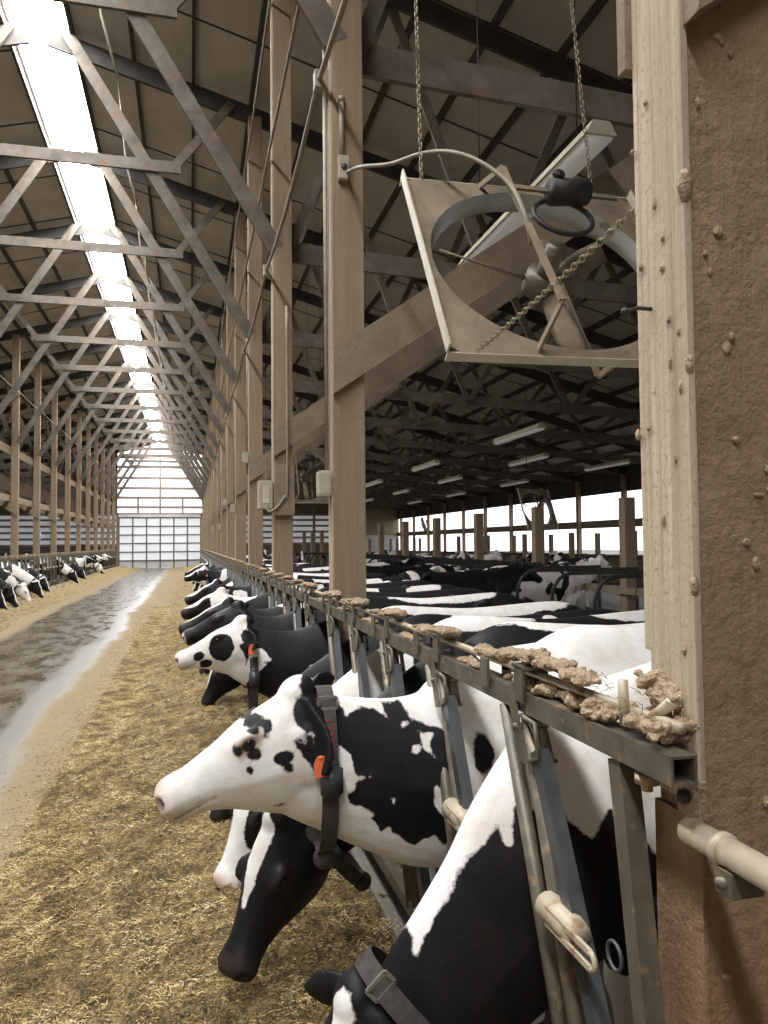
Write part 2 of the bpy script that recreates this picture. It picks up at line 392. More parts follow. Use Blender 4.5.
# ================================================================== POSTS AND TRUSSES
KS = list(range(-3, 17)); PY = {k: 1.26+3.5*k for k in KS}
MB0 = MB().box(0, .20, -.09, .09, -.1, roofz(RX)-.30, .006).mesh('post'); MB0.materials.append(M['post'])
strip = MB().box(-.012, -.0005, -.065, -.03, 1.3, 7.8).box(-.012, -.0005, .0, .035, 1.3, 7.8).mesh('batten'); strip.materials.append(M['oldstrip'])
plabel = {1: 'dusty square timber post left of the tilted fan, carrying a small junction box',
          2: 'dusty timber post carrying the cream control boxes, second full post right of the alley',
          3: 'dusty timber post just behind the one with the cream control boxes'}
for side in (1, -1):
    for k in KS:
        if k == 0 and side == 1: continue
        if side == -1 and k < 3: 
            if k > -3 : pass
        o = bpy.data.objects.new('timber_post', MB0); o.location = (RX if side == 1 else LX-.20, PY[k], 0); link(o)
        if side == 1:
            b = bpy.data.objects.new('batten', strip); link(b, o)
        if side == 1 and k in plabel: tag(o, plabel[k], 'post')
        elif side == 1: tag(o, 'dusty timber post in the far receding row right of the alley', 'post', 'far timber posts of the right-hand row')
        else: tag(o, 'dusty timber post in the row behind the left feed rail', 'post', 'timber posts of the left-hand row')
# the big near post, built of plies
o = empty('timber_post', (RX, PY[0], 0), label='massive dusty timber post filling the right edge, scratched pale face towards the alley', cat='post')
MB().box(.004, .30, -.085, .048, -.1, 8.2, .006).build('core', M['oldpost'], o)
MB().box(-.012, .003, -.09, -.052, 1.20, 8.2, .003).build('ply', M['oldstrip'], o)
MB().box(-.010, .003, -.050, .0, 1.22, 8.2, .003).build('ply', M['oldstrip'], o)
MB().box(-.008, .003, .002, .050, 1.22, 8.2, .003).build('ply', M['oldstrip'], o)
MB().box(-.008, .003, -.088, .048, -.1, 1.195, .003).build('ply', M['oldpost'], o, label='clean reddish-brown lower board')
MB().box(-.006, .20, .052, .072, 1.47, 8.0, .003).build('spliced_board', M['oldstrip'], o)
MB().box(-.02, .10, .073, .102, 2.62, 8.0, .003).build('spliced_board', M['beam'], o)
nl = MB().tube([(-.01, .02, 2.12), (-.05, .005, 2.115), (-.085, -.015, 2.10)], .004, 6); nl.ball((-.088, -.017, 2.099), .008); nl.build('nail', M['dark'], o)
cl = MB(); rr = random.Random(3)
for i in range(46):
    x, z = rr.uniform(.02, .28), rr.uniform(.9, 3.0)
    cl.ball((x, -.087, z), rr.uniform(.004, .012), rr.uniform(.003, .007), rr.uniform(.004, .014), nu=8, nv=5)
for i in range(16):
    cl.ball((-.012, rr.uniform(-.08, .08), rr.uniform(1.4, 2.7)), .004, rr.uniform(.003, .008), rr.uniform(.005, .014), nu=8, nv=5)
for z, r in ((2.31, .02), (1.99, .012), (1.6, .012)): cl.ball((-.008, -.088, z), r*.7, r*.6, r*1.6, nu=9, nv=6)
cl.build('dirt_splash', M['crust'], o)['kind'] = 'stuff'

TT = .045
def make_truss():
    r = empty('roof_truss', (0, PY[1], 0), label='timber roof truss spanning the barn, one of the row down the alley', cat='roof truss', group='timber roof trusses')
    zb = 4.9
    for s in (1, -1):
        fx = lambda d: CX+s*d          # d = distance from the ridge line
        MB().bar((fx(.15), 0, roofz(fx(.15))-.24), (fx(18.0), 0, roofz(fx(18.0))-.24), TT, .26).build('rafter', M['rafter'], r)
        MB().bar((fx(.38), -.07, 9.15), (fx(3.03), -.07, 4.85), TT, .17).build('diagonal_brace', M['truss'], r)
        MB().bar((fx(1.86), -.03, 7.28), (fx(2.75), -.03, 8.42), TT, .13).build('strut', M['truss'], r)
        pr = [(fx(2.995), 2.60), (fx(2.995), 2.88), (fx(6.0), 4.98), (fx(6.3), 4.98), (fx(6.3), 4.86)]; kb = MB()
        kb.add([(a, -.135, b) for a, b in pr]+[(a, -.0905, b) for a, b in pr], ([(0,1,2,3,4),(9,8,7,6,5)] if s < 0 else [(4,3,2,1,0),(5,6,7,8,9)])+[(i, i+5, (i+1) % 5+5, (i+1) % 5) for i in range(5)])
        kb.build('knee_brace', M['beam'], r)
        MB().bar((fx(3.0), .115, zb), (fx(17.9), .115, 4.28), TT, .22).build('bottom_chord', M['truss'], r)
        n = 6; xs = [3.2+i*(14.2/n) for i in range(n+1)]
        for i in range(n):
            a = (fx(xs[i]), .07, zb-.04*(xs[i]-3)); b = (fx(xs[i]+1.15), .07, roofz(fx(xs[i]+1.15))-.26)
            if b[2]-a[2] < .3: continue
            MB().bar(a, b, TT, .11).build('web', M['truss'], r)
            c = (fx(xs[i]+2.3), .07, zb-.04*(xs[i]-.7)); MB().bar(b, c, TT, .11).build('web', M['truss'], r)
    MB().bar((CX-2.0, -.115, 7.28), (CX+2.0, -.115, 7.28), TT, .17).build('tie_beam', M['truss'], r)
    return r
tr = make_truss()
for k in KS:
    if k == 1: continue
    c = copy_tree(tr); c.location.y = PY[k]
tr['label'] = 'timber roof truss above the tilted fan, with a broad knee brace on the post'; del tr['group']
# long members and pipes running along the rows
def longbar(x, z, w, h, mat, name, label, cat, y0=YN, y1=YE-.3):
    tag(MB().bar((x, y0, z), (x, y1, z), w, h).build(name, mat), label, cat)
longbar(LX-.24, 4.62, .045, .25, M['beam'], 'header_plank', 'long upper plank nailed along the posts left of the alley', 'plank')
longbar(LX-.24, 3.15, .045, .2, M['beam'], 'header_plank', 'long lower plank nailed along the posts left of the alley', 'plank')
def rope(x, z, r, label, sag=.05, name='cable', mat='conduit'):
    pts = []
    for k in range(0, 16):
        for q in range(4):
            tt = q/4; pts.append((x, PY[k]+3.5*tt, z-sag*4*tt*(1-tt)))
    tag(MB().tube(pts, r, 6).build(name, M[mat]), label, 'cable')
rope(RX-.07, 4.62, .017, 'grey cable strung along the faces of the right-hand posts', .10)
rope(RX-.05, 5.85, .014, 'thin upper pipe along the right-hand posts', .02)
rope(RX-.03, 7.55, .014, 'topmost thin pipe along the right-hand posts', .02)
rope(LX+.06, 6.4, .02, 'pipe strung high along the left-hand posts', .04)
for k in range(1, 9):
    o = MB().box(RX-.10, RX-.001, PY[k]-.06, PY[k]+.02, 4.56, 4.68, .008).build('cable_bracket', M['conduit'])
    tag(o, 'small cable bracket on the alley face of a right-hand post', 'bracket', 'cable brackets on the right-hand posts')

# ================================================================== HEADLOCK PANELS
SP = .65; L = 3.5
def crust(m, y0, y1, x=.0, z=0, w=.035, h=.03, seed=0):
    rr = random.Random(seed); n = max(2, int((y1-y0)/.04))
    for i in range(n):
        y = y0+(y1-y0)*(i+.5)/n
        m.ball((x+rr.uniform(-.012, .012), y, z+rr.uniform(-.3, .4)*h), w*rr.uniform(.8, 1.25), .035*rr.uniform(.8, 1.3), h*rr.uniform(.6, 1.2), nu=9, nv=6)
def crumble(mb, name, mat, vox=.005, amp=.010, parent=None, size=.018):
    src = bpy.data.objects.new('tmp', mb.mesh('tmp')); link(src)
    a = src.modifiers.new('r', 'REMESH'); a.mode = 'VOXEL'; a.voxel_size = vox
    for sz, am in ((size*2.2, amp), (size*.55, amp*.55)):
        tx = bpy.data.textures.new('grit', 'CLOUDS'); tx.noise_scale = sz; tx.noise_depth = 2
        d = src.modifiers.new('d', 'DISPLACE'); d.texture = tx; d.strength = am*2; d.mid_level = .5; d.texture_coords = 'LOCAL'
    me = bpy.data.meshes.new_from_object(src.evaluated_get(bpy.context.evaluated_depsgraph_get())); me.name = name
    bpy.data.objects.remove(src); me.materials.clear(); me.materials.append(mat)
    o = bpy.data.objects.new(name, me); return link(o, parent)
def make_panel(full=True):
    """local origin on the rail centre line at its near end; rail along +y"""
    r = empty('headlock_panel', (0, 0, 0))
    MB().bar((0, 0, 0), (0, L, 0), .050, .050, hollow=.005).build('top_rail', M['steel'], r)
    MB().bar((0, 0, -.95), (0, L, -.95), .05, .05).build('bottom_rail', M['steel'], r)
    MB().tube([(.018, .03, .062), (.018, L-.1, .062)], .011, 8).build('locking_rod', M['pipe'], r)
    for i in range(5):
        y = .60+SP*i                                         # latch position
        MB().tube([(-.012, y+.12, -.03), (-.012, y-.27, -.95)], .0185, 10).build('fixed_bar', M['steel'], r)
        MB().tube([(-.004, y-.0, -.03), (-.004, y-.33, -.95)], .022, 10).build('fixed_bar', M['steel'], r)
        sb = MB().bar((-.012, y-.075, -.10), (-.012, y-.46, -.84), .034, .042, (0, 1, 0)); sb.build('swing_bar', M['steel_dark'], r)
        # strap hanging from the rail and the loop the swing bar locks into
        lt = MB(); lt.bar((-.034, y+.045, .03), (-.034, y-.03, -.135), .008, .032, (0, 1, 0))
        lt.bar((.034, y+.045, .0), (.034, y-.03, -.135), .008, .032, (0, 1, 0))
        lt.bar((-.034, y-.05, -.128), (.034, y-.05, -.128), .045, .008)
        lt.tube([(-.03, y-.01, -.03), (-.03, y-.085, -.035), (-.03, y-.105, -.11), (-.03, y-.03, -.135)], .006, 6)
        lt.cyl((-.045, y+.0, -.06), (.045, y+.0, -.06), .009, 8)
        lt.build('latch', M['steel'], r)
        # pivot sleeve on the middle of the frame
        sl = MB().tube([(-.03, y-.13, -.42), (-.03, y-.14, -.42), (-.03, y-.25, -.42), (-.03, y-.28, -.42)], .03, 14, rs=[.026, .032, .032, .026])
        sl.bar((-.054, y-.18, -.405), (-.054, y-.37, -.405), .008, .012); sl.bar((-.054, y-.18, -.435), (-.054, y-.37, -.435), .008, .012)
        sl.tube([(-.054, y-.37-.016*math.sin(a), -.42+.016*math.cos(a)) for a in [math.pi*q/6 for q in range(7)]], .006, 6)
        rgm = MB().tube([(.0, y-.365+.026*math.cos(a), -.42+.026*math.sin(a)) for a in [2*math.pi*q/16 for q in range(16)]], .004, 6, closed=True); rgm.build('ring', M['steel_dark'], r)
        sl.build('pivot_sleeve', M['pipe'], r)
        # upright lug plates over the rail
        lg = MB(); lg.box(-.034, -.026, y-.03, y+.02, .0, .085, .002).box(.026, .034, y-.03, y+.02, .0, .085, .002).box(-.034, .04, y-.045, y+.035, .080, .088)
        lg.box(-.036, -.028, y+.19, y+.24, .0, .075, .002).box(.026, .034, y+.19, y+.24, .0, .075, .002)
        lg.bar((.03, y+.0, .06), (.03, y+.24, .05), .008, .025)
        lg.build('lock_lug', M['steel'], r)
        cr = MB(); crust(cr, y-.10, y+.09, .0, .100, .040, .012, i); crust(cr, y+.15, y+.30, .0, .084, .034, .012, i+40)
        crust(cr, y+.32, y+.50, .006, .032, .024, .008, i+80)
        cru = crumble(cr, 'dirt_crust', M['crust'], .006, .009, r); cru['kind'] = 'stuff'
    return r
PR = make_panel()
END_BAR = lambda p: MB().bar((-.0, .19, -.03), (-.0, .045, -.95), .040, .042, (0, 1, 0)).build('end_bar', M['steel'], p)
def place_panel(first, side, k, label, group=None):
    o = PR if first else copy_tree(PR)
    if side == 1: o.location = (.80, PY[k]-.12, 1.295); o.rotation_euler = (0, 0, 0)
    else: o.location = (LX+.06, PY[k]-.12+L, 1.295); o.rotation_euler = (0, 0, math.pi)
    o['label'] = label; o['category'] = 'headlock'
    if group: o['group'] = group
    elif 'group' in o: del o['group']
    return o
NEAR = (place_panel(True, 1, 0, 'nearest steel headlock section, its open square rail end against the big post'))
place_panel(False, 1, 1, 'steel headlock section just beyond the post with the junction box')
place_panel(False, 1, 2, 'third steel headlock section, from the post with cream boxes away')
# the far sections are too small in the photo for parts
def bake_tree(root, name):
    me = bpy.data.meshes.new(name); bm = bmesh.new(); mats = []
    for ch in root.children:
        n0 = len(bm.faces); bm.from_mesh(ch.data); bm.faces.ensure_lookup_table()
        m = ch.data.materials[0]
        if m not in mats: mats.append(m)
        for f in bm.faces[n0:]: f.material_index = mats.index(m)
    bm.to_mesh(me); bm.free()
    for m in mats: me.materials.append(m)
    return me
far = bake_tree(PR, 'headlock_section')
for side in (1, -1):
    for k in range(3 if side == 1 else 4, 16):
        o = bpy.data.objects.new('headlock_panel', far); link(o)
        if side == 1: o.location = (.80, PY[k]-.12, 1.295)
        else: o.location = (LX+.06, PY[k]-.12+L, 1.295); o.rotation_euler = (0, 0, math.pi)
        tag(o, 'distant steel headlock section on the right of the alley' if side == 1 else 'distant pale-topped headlock section on the left of the alley', 'headlock',
            'distant right headlock sections' if side == 1 else 'left headlock sections')
END_BAR(NEAR)
# heavy dirt heap at the near end of the rail, and lumps along it
hp = MB(); rr = random.Random(11)
for i in range(110):
    tt = rr.random()**1.5; y = 1.19+.70*tt; w = .042*(1-tt)+.012
    z = 1.325+.035*(1-tt)*rr.random()**.7+.002
    hp.ball((.815+rr.uniform(-1, 1)*w*.8, y, z), rr.uniform(.008, .024), rr.uniform(.01, .03), rr.uniform(.006, .016), Matrix.Rotation(rr.uniform(0, 3), 3, 'Z'), nu=8, nv=6)
for c, rx, ry, rz in (((.845, 1.25, 1.395), .03, .045, .03), ((.842, 1.275, 1.42), .022, .03, .018), ((.80, 1.50, 1.392), .035, .07, .014), ((.80, 1.62, 1.398), .03, .055, .012), ((.805, 1.72, 1.405), .034, .06, .013)):
    hp.ball(c, rx, ry, rz, nu=16, nv=10)
    for q in range(16): hp.ball((c[0]+rr.uniform(-1, 1)*rx, c[1]+rr.uniform(-1, 1)*ry, c[2]+rr.uniform(-.2, .8)*rz), .009, .012, .007, nu=7, nv=5)
tag(crumble(hp, 'dirt_heap', M['crust'], .004, .008), 'crumbly brown dirt heaped on the near end of the headlock rail', 'dirt', kind='stuff')
st = MB()
for i in range(60):
    p = Vector((.82+rr.uniform(-.03, .04), rr.uniform(1.17, 1.5), rr.uniform(1.345, 1.40))); d = Vector((rr.uniform(-1, 1), rr.uniform(-1, 1), rr.uniform(-.3, .6))).normalized()*rr.uniform(.01, .03)
    st.tube([p, p+d*.5+Vector((0, 0, .003)), p+d], .0008, 4)
tag(st.build('straw_wisps', M['straw']), 'straw wisps stuck in the dirt against the big post', 'straw', kind='stuff')
# bracket, bolt plate and cream pipe running towards the viewer
o = empty('end_bracket', (.80, 1.13, 1.295), label='rusty bolted bracket under the open rail end on the big post', cat='bracket')
MB().box(.040, .058, .03, .09, -.095, -.028, .004).build('plate', M['crust'], o)
MB().cyl((.026, .06, -.06), (.056, .06, -.06), .012, 6).build('bolt', M['dark'], o)
MB().cyl((-.0, .12, -.052), (-.0, .12, -.034), .022, 14).cyl((0, .12, -.066), (0, .12, -.05), .010, 6).build('washer', M['crust'], o)
pts = [(.82, 1.16, 1.19), (.82, .2, 1.19), (.82, -1.6, 1.19)]
o = MB().tube(pts, .023, 16).build('gate_rail', M['pipe']); tag(o, 'cream dirty round pipe bolted to the big post, running towards the viewer', 'pipe')
pc = MB().tube([(.82, 1.08, 1.19), (.82, 1.065, 1.19)], .027, 16); pc.build('collar_ring', M['pipe'], o)
MB().box(.80, .858, 1.03, 1.07, 1.13, 1.17, .003).cyl((.79, 1.05, 1.15), (.86, 1.05, 1.15), .009, 6).build('clamp', M['steel'], o)
o = MB().tube([(.80, 1.32, 1.33), (.80, 1.325, 1.415)], .010, 10).build('rod_handle', M['pipe']); MB().tube([(.815, 1.27, 1.345), (.825, 1.205, 1.395)], .011, 10).build('lever', M['pipe'], o)
tag(o, 'short bent locking lever standing on the near rail end', 'lever')

# ================================================================== FEED
def vnoise(x, y, seed=0):
    """smooth value noise on arrays"""
    rs = np.random.RandomState(seed); T = rs.rand(64, 64); xi = np.floor(x).astype(int); yi = np.floor(y).astype(int)
    fx = x-xi; fy = y-yi; fx = fx*fx*(3-2*fx); fy = fy*fy*(3-2*fy)
    g = lambda a, b: T[a % 64, b % 64]
    return (g(xi, yi)*(1-fx)+g(xi+1, yi)*fx)*(1-fy)+(g(xi, yi+1)*(1-fx)+g(xi+1, yi+1)*fx)*fy
def fbm(x, y, s, o=4, seed=0):
    r = 0; a = 1; tot = 0
    for i in range(o): r = r+a*vnoise(x*s*2**i, y*s*2**i, seed+i); tot += a; a *= .55
    return r/tot
def feed_h(x, y):
    """height of the right-hand pile; x across, y along"""
    edge = -.80+.30*(fbm(x*0, y, .35, 3, 5)-.5)*2+np.clip((y-6)/30, 0, .25)
    u = np.clip((x-edge)/(.70-edge), 0, 1)
    h = .19*np.sin(np.clip(u*1.25, 0, 1)*math.pi/2)**1.2*(1-.22*np.clip((u-.75)/.25, 0, 1))
    h = h*(.7+.6*fbm(x, y, 1.1, 3, 9)) + .11*(fbm(x, y, 6, 4, 2)-.5)*np.clip(u*4, 0, 1) + .05*(fbm(x, y, 20, 3, 3)-.5)*np.clip(u*8, 0, 1)
    h = h*np.clip((1.08-x)/.22, -1, 1)
    return np.where(u <= 0, -.02, h+.004-.012*(u < .04))
def grid_mesh(name, xs, ys, hf, mat, mirror=None):
    Xg, Yg = np.meshgrid(xs, ys); Z = hf(Xg, Yg)
    if mirror is not None: Xo = mirror-Xg
    else: Xo = Xg
    v = np.stack([Xo, Yg, Z], -1).reshape(-1, 3); nx = len(xs); ny = len(ys)
    i = np.arange(nx-1)[None, :]+nx*np.arange(ny-1)[:, None]
    f = np.stack([i, i+1, i+nx+1, i+nx], -1).reshape(-1, 4)
    if mirror is not None: f = f[:, ::-1]
    me = bpy.data.meshes.new(name); me.vertices.add(len(v)); me.vertices.foreach_set('co', v.ravel())
    me.loops.add(f.size); me.loops.foreach_set('vertex_index', f.ravel().astype(np.int32)); me.polygons.add(len(f))
    me.polygons.foreach_set('loop_start', np.arange(0, f.size, 4, dtype=np.int32)); me.polygons.foreach_set('use_smooth', np.ones(len(f), bool))
    me.update(); me.materials.append(mat); o = bpy.data.objects.new(name, me); link(o); return o
ys = np.concatenate([np.arange(.3, 6, .018), np.arange(6, 14, .05), np.arange(14, 57.5, .2)]); xs = np.arange(-1.45, 1.08, .02)
fp = grid_mesh('feed_pile', xs, ys, feed_h, M['feed'])
tag(fp, 'golden chopped silage heaped along the right side of the alley', 'feed', kind='stuff')
lh = lambda x, y: np.where(x < -.75, -.02, feed_h(x*1.0, y+20)*1.15)
lp = grid_mesh('feed_pile', np.arange(-1.1, .71, .06), np.arange(6, 57, .25), lh, M['feed'], mirror=LX+RX)
tag(lp, 'silage heaped along the left side of the alley', 'feed', kind='stuff')
def strands(name, n, y0, y1, lo, hi, seed, fringe=False, pw=1.6):
    rs = np.random.RandomState(seed)
    y = y0+(y1-y0)*rs.rand(n)**pw
    if fringe: x = -.78-.45*np.abs(rs.randn(n))*.55; x = np.clip(x+.25, -2.2, -.5)
    else: x = -.95+1.98*rs.rand(n)
    z = np.maximum(feed_h(x, y), 0)+.004+.012*rs.rand(n)**2*(0 if fringe else 1)
    ln = lo+(hi-lo)*rs.rand(n)**2.2; wd = .0010+.0016*rs.rand(n); th = rs.rand(n)*2*math.pi; ti = (rs.rand(n)-.5)*(.1 if fringe else .9)
    d = np.stack([np.cos(th)*np.cos(ti), np.sin(th)*np.cos(ti), np.sin(ti)], -1); s = np.stack([-np.sin(th), np.cos(th), np.zeros(n)], -1)
    c = np.stack([x, y, z], -1); h = ln[:, None]/2; w = wd[:, None]; upz = np.array([0, 0, 1.])
    V = np.stack([c-d*h, c+s*w-upz*.001, c-s*w-upz*.001, c+upz*w*1.2, c+d*h], 1)     # slender kinked bipyramid
    V[:, 1:4] += (rs.rand(n, 1, 1)-.5)*.3*ln[:, None, None]*s[:, None, :]*.4
    base = (np.arange(n)*5)[:, None]
    T = np.array([[0,1,3],[0,3,2],[0,2,1],[4,3,1],[4,2,3],[4,1,2]]).reshape(-1)
    f = (base+T[None, :]).reshape(-1, 3)
    me = bpy.data.meshes.new(name); me.vertices.add(n*5); me.vertices.foreach_set('co', V.astype(np.float32).ravel())
    me.loops.add(f.size); me.loops.foreach_set('vertex_index', f.ravel().astype(np.int32)); me.polygons.add(len(f))
    me.polygons.foreach_set('loop_start', np.arange(0, f.size, 3, dtype=np.int32)); me.update()
    a = me.attributes.new('tone', 'FLOAT', 'POINT'); a.data.foreach_set('value', np.repeat(np.clip(rs.rand(n)**1.1*(.25+1.25*np.clip((fbm(x, y, 8, 3, 13)-.25)*2, 0, 1)), 0, 1), 5).astype(np.float32))  # random strand tone, times clump noise that paints shade of deep gaps
    me.materials.append(M['strand']); o = bpy.data.objects.new(name, me); link(o); return o
tag(strands('silage_strands', 260000, .9, 19, .010, .065, 1, pw=2.1), 'loose stems and chopped strands lying all over the near feed pile', 'feed strands', kind='stuff')
tag(strands('scattered_feed', 100000, 1.0, 22, .006, .045, 2, True, pw=2.0), 'loose feed bits scattered on the floor beside the pile', 'feed bits', kind='stuff')

# ================================================================== COWS
def ellring(c, t, hh, hw, n=28, ex=2.3, top=.0, side=Vector((0, 1, 0))):
    """ring around centre c, plane perpendicular to tangent t"""
    t = Vector(t).normalized(); sd = (side - t*side.dot(t)).normalized(); u = sd.cross(-t).normalized()
    if u.z < 0 and abs(u.z) > .3: u = -u
    R = []
    for k in range(n):
        a = 2*math.pi*k/n; ca, sa = math.cos(a), math.sin(a)
        x = math.copysign(abs(ca)**(2/ex), ca)*hw; z = math.copysign(abs(sa)**(2/ex), sa)*hh
        x *= 1-top*max(0, z/hh)
        R.append(Vector(c)+sd*x+u*z)
    return R
def catmull(pts, m=4):
    P = [np.array(p, float) for p in pts]; out = []
    for i in range(len(P)-1):
        a, b, c, d = P[max(i-1, 0)], P[i], P[i+1], P[min(i+2, len(P)-1)]
        for j in range(m):
            t = j/m; out.append(.5*((2*b)+(-a+c)*t+(2*a-5*b+4*c-d)*t*t+(-a+3*b-3*c+d)*t**3))
    out.append(P[-1]); return out
TORSO = [(.03,1.0,.10,.08,0), (-.02,.99,.22,.15,0), (-.12,.98,.335,.20,.15), (-.28,.995,.385,.235,.35), (-.5,.985,.385,.275,.35), (-.8,.955,.395,.325,.3),
         (-1.08,.965,.395,.33,.22), (-1.32,1.02,.355,.285,.12), (-1.5,1.065,.315,.255,.1), (-1.64,1.08,.27,.215,.05), (-1.74,1.09,.19,.15,0), (-1.79,1.09,.07,.06,0)]
HEADP = [(-.06,-.12,-.10,.05), (-.03,-.035,-.23,.08), (.0,.0,-.285,.088), (.05,-.002,-.338,.102), (.10,.0,-.345,.108), (.16,.004,-.330,.110), (.205,.002,-.304,.100),
         (.26,-.006,-.258,.081), (.32,-.010,-.198,.066), (.375,-.012,-.158,.061), (.42,-.006,-.138,.071), (.450,-.008,-.132,.075), (.470,-.020,-.120,.066), (.481,-.04,-.10,.040)]
def head_matrix(pose):
    """head local: +X along the face to the nose, +Z out of the forehead"""
    px, py_, pz = pose['poll']; p = math.radians(pose['pitch']); yw = math.radians(pose.get('yaw', 0)); ro = math.radians(pose.get('roll', 0)); s = pose.get('hs', 1)
    return Matrix.Translation((px, py_, pz)) @ Matrix.Rotation(yw, 4, 'Z') @ Matrix.Rotation(p, 4, 'Y') @ Matrix.Rotation(ro, 4, 'X') @ Matrix.Scale(s, 4)
def ear(m, H, s, pose):
    d = Vector(pose.get('ear', (-.30, .85, -.35))); root = Vector((-.005, .070, -.085))
    if s < 0 and 'ear2' in pose: d = Vector(pose['ear2'])
    d = Vector((d.x, d.y*s, d.z)).normalized(); root.y *= s
    if 'earw' in pose:
        d = H.to_3x3().inverted() @ Vector(pose['earw'][0 if s > 0 else 1])
        d.normalize()
    wv = Vector((.55, 0, -.6)); wv = (wv-d*wv.dot(d)).normalized(); nv = d.cross(wv)
    rings = []
    for tt, w, th in ((-.2, .022, .02), (0, .026, .020), (.15, .034, .018), (.35, .050, .015), (.55, .055, .013), (.75, .046, .012), (.9, .027, .011), (1.0, .010, .008)):
        c = root+d*(.185*tt)+nv*(.02*math.sin(tt*3))
        rings.append([H @ (c+wv*(w*math.cos(a))+nv*(th*math.sin(a)-.35*w*math.cos(a)**2*1.0)) for a in [2*math.pi*k/14 for k in range(14)]])
    m.ring(rings)
    return H @ (root+d*.11), H.to_3x3() @ nv, H.to_3x3() @ d
def cow_mesh(name, pose, vox, coatf, mat, lying=False):
    m = MB(); body = catmull(TORSO, 4); rings = []
    for (x, z, hh, hw, tp) in body: rings.append(ellring((x, 0, z), (-1, 0, 0), max(hh, .03), max(hw*.93, .03), 32, 2.35, tp))
    m.ring(rings)
    # shoulder blades, hips, pins, brisket, udder
    for s in (1, -1):
        m.ball((-.16, .145*s, .98), .13, .085, .27); m.ball((-.02, .11*s, .88), .10, .07, .14)
        m.ball((-1.30, .215*s, 1.30), .075, .05, .05); m.ball((-1.68, .12*s, 1.22), .06, .05, .06); m.ball((-1.47, .17*s, 1.02), .22, .12, .28)
    m.ball((-1.30, 0, .58), .22, .17, .16)
    # neck
    nk = catmull([list(q)[:2]+[pose.get('nlat', 0)*i/(len(pose['neck'])-1)]+list(q)[2:] for i, q in enumerate(pose['neck'])], 4); rings = []
    for i, q in enumerate(nk):
        a = nk[max(i-1, 0)]; b = nk[min(i+1, len(nk)-1)]
        rings.append(ellring((q[0], q[2], q[1]), (b[0]-a[0], 0, b[1]-a[1]), q[3], q[4], 26, 2.1, .25))
    m.ring(rings)
    # head
    H = head_matrix(pose); hp_ = catmull(HEADP, 3); rings = []
    for (x, zt, zb, w) in hp_:
        c = (zt+zb)/2; hh = (zt-zb)/2; R = []
        for k in range(26):
            a = 2*math.pi*k/26; ca, sa = math.cos(a), math.sin(a)
            yy = math.copysign(abs(ca)**.8, ca)*w; z2 = math.copysign(abs(sa)**.85, sa)*hh
            yy *= (1-.38*max(0, -z2/hh))*(1-.10*max(0, z2/hh))
            R.append(H @ Vector((x, yy, c+z2)))
        rings.append(R)
    m.ring(rings)
    R3 = H.to_3x3()
    m.ball(H @ Vector((.0, 0, -.026)), .060, .062, .044, R3); 
    for s in (1, -1):
        m.ball(H @ Vector((.180, .084*s, -.036)), .045, .024, .026, R3)          # brow
        m.ball(H @ Vector((.07, .088*s, -.175)), .075, .026, .09, R3)             # cheek
        m.ball(H @ Vector((.442, .038*s, -.050)), .032, .030, .034, R3)           # nostril wing
    m.ball(H @ Vector((.428, 0, -.110)), .035, .042, .024, R3)
    tips = [ear(m, H, s, pose) for s in (1, -1)]
    # legs
    for s in (1, -1):
        fr = [(-.15, .15, .80, .12, .085), (-.17, .155, .66, .095, .07), (-.16, .155, .52, .06, .05), (-.15, .155, .42, .055, .048), (-.16, .155, .36, .042, .038), (-.17, .155, .20, .033, .031), (-.17, .155, .11, .042, .038), (-.155, .155, .06, .045, .04), (-.14, .155, .02, .062, .05), (-.14, .155, -.045, .066, .052)]
        hd = [(-1.45, .16, .95, .20, .10), (-1.42, .175, .78, .155, .085), (-1.46, .185, .64, .10, .06), (-1.55, .185, .54, .068, .045), (-1.60, .185, .46, .058, .042), (-1.59, .185, .38, .042, .035), (-1.57, .185, .22, .036, .034), (-1.55, .185, .11, .044, .04), (-1.52, .185, .05, .052, .044), (-1.50, .185, .02, .064, .05), (-1.50, .185, -.045, .068, .052)]
        for leg in (fr, hd):
            if lying: leg = [(a, b*1.25, max(c*.35, .05)+.1*(c > .6), d, e) for a, b, c, d, e in leg]
            lg = catmull([(a, b*s, c, d, e) for a, b, c, d, e in leg], 3)
            m.ring([[Vector((a+d*math.cos(q), b+e*math.sin(q), c)) for q in [2*math.pi*k/14 for k in range(14)]] for a, b, c, d, e in lg])
    # tail
    tl = [(-1.72, 0, 1.30), (-1.82, 0, 1.27), (-1.86, 0, 1.1), (-1.85, 0, .85), (-1.84, 0, .62), (-1.84, 0, .48), (-1.84, 0, .38)]
    if not lying: m.tube(tl, .03, 8, rs=[.05, .035, .027, .022, .024, .036, .018])
    src = bpy.data.objects.new('tmp', m.mesh('tmp')); link(src)
    a = src.modifiers.new('r', 'REMESH'); a.mode = 'VOXEL'; a.voxel_size = vox
    b = src.modifiers.new('s', 'SMOOTH'); b.factor = .5; b.iterations = max(3, int(.05/vox)+1)
    dg = bpy.context.evaluated_depsgraph_get(); me = bpy.data.meshes.new_from_object(src.evaluated_get(dg)); me.name = name
    bpy.data.objects.remove(src)
    N = len(me.vertices); co = np.empty(N*3, np.float32); me.vertices.foreach_get('co', co); co = co.reshape(-1, 3)
    Hi = np.array(H.inverted()); hc = co@Hi[:3, :3].T+Hi[:3, 3]                    # head-space coordinates
    inhead = (hc[:, 0] > -.02) & (hc[:, 0] < .55) & (np.abs(hc[:, 1]) < .2) & (hc[:, 2] > -.4) & (hc[:, 2] < .1)
    ell = lambda c, r: np.sqrt((((hc-np.array(c))/np.array(r))**2).sum(1))
    # nostril pits, mouth line, eye socket
    R = np.array(H.to_3x3())
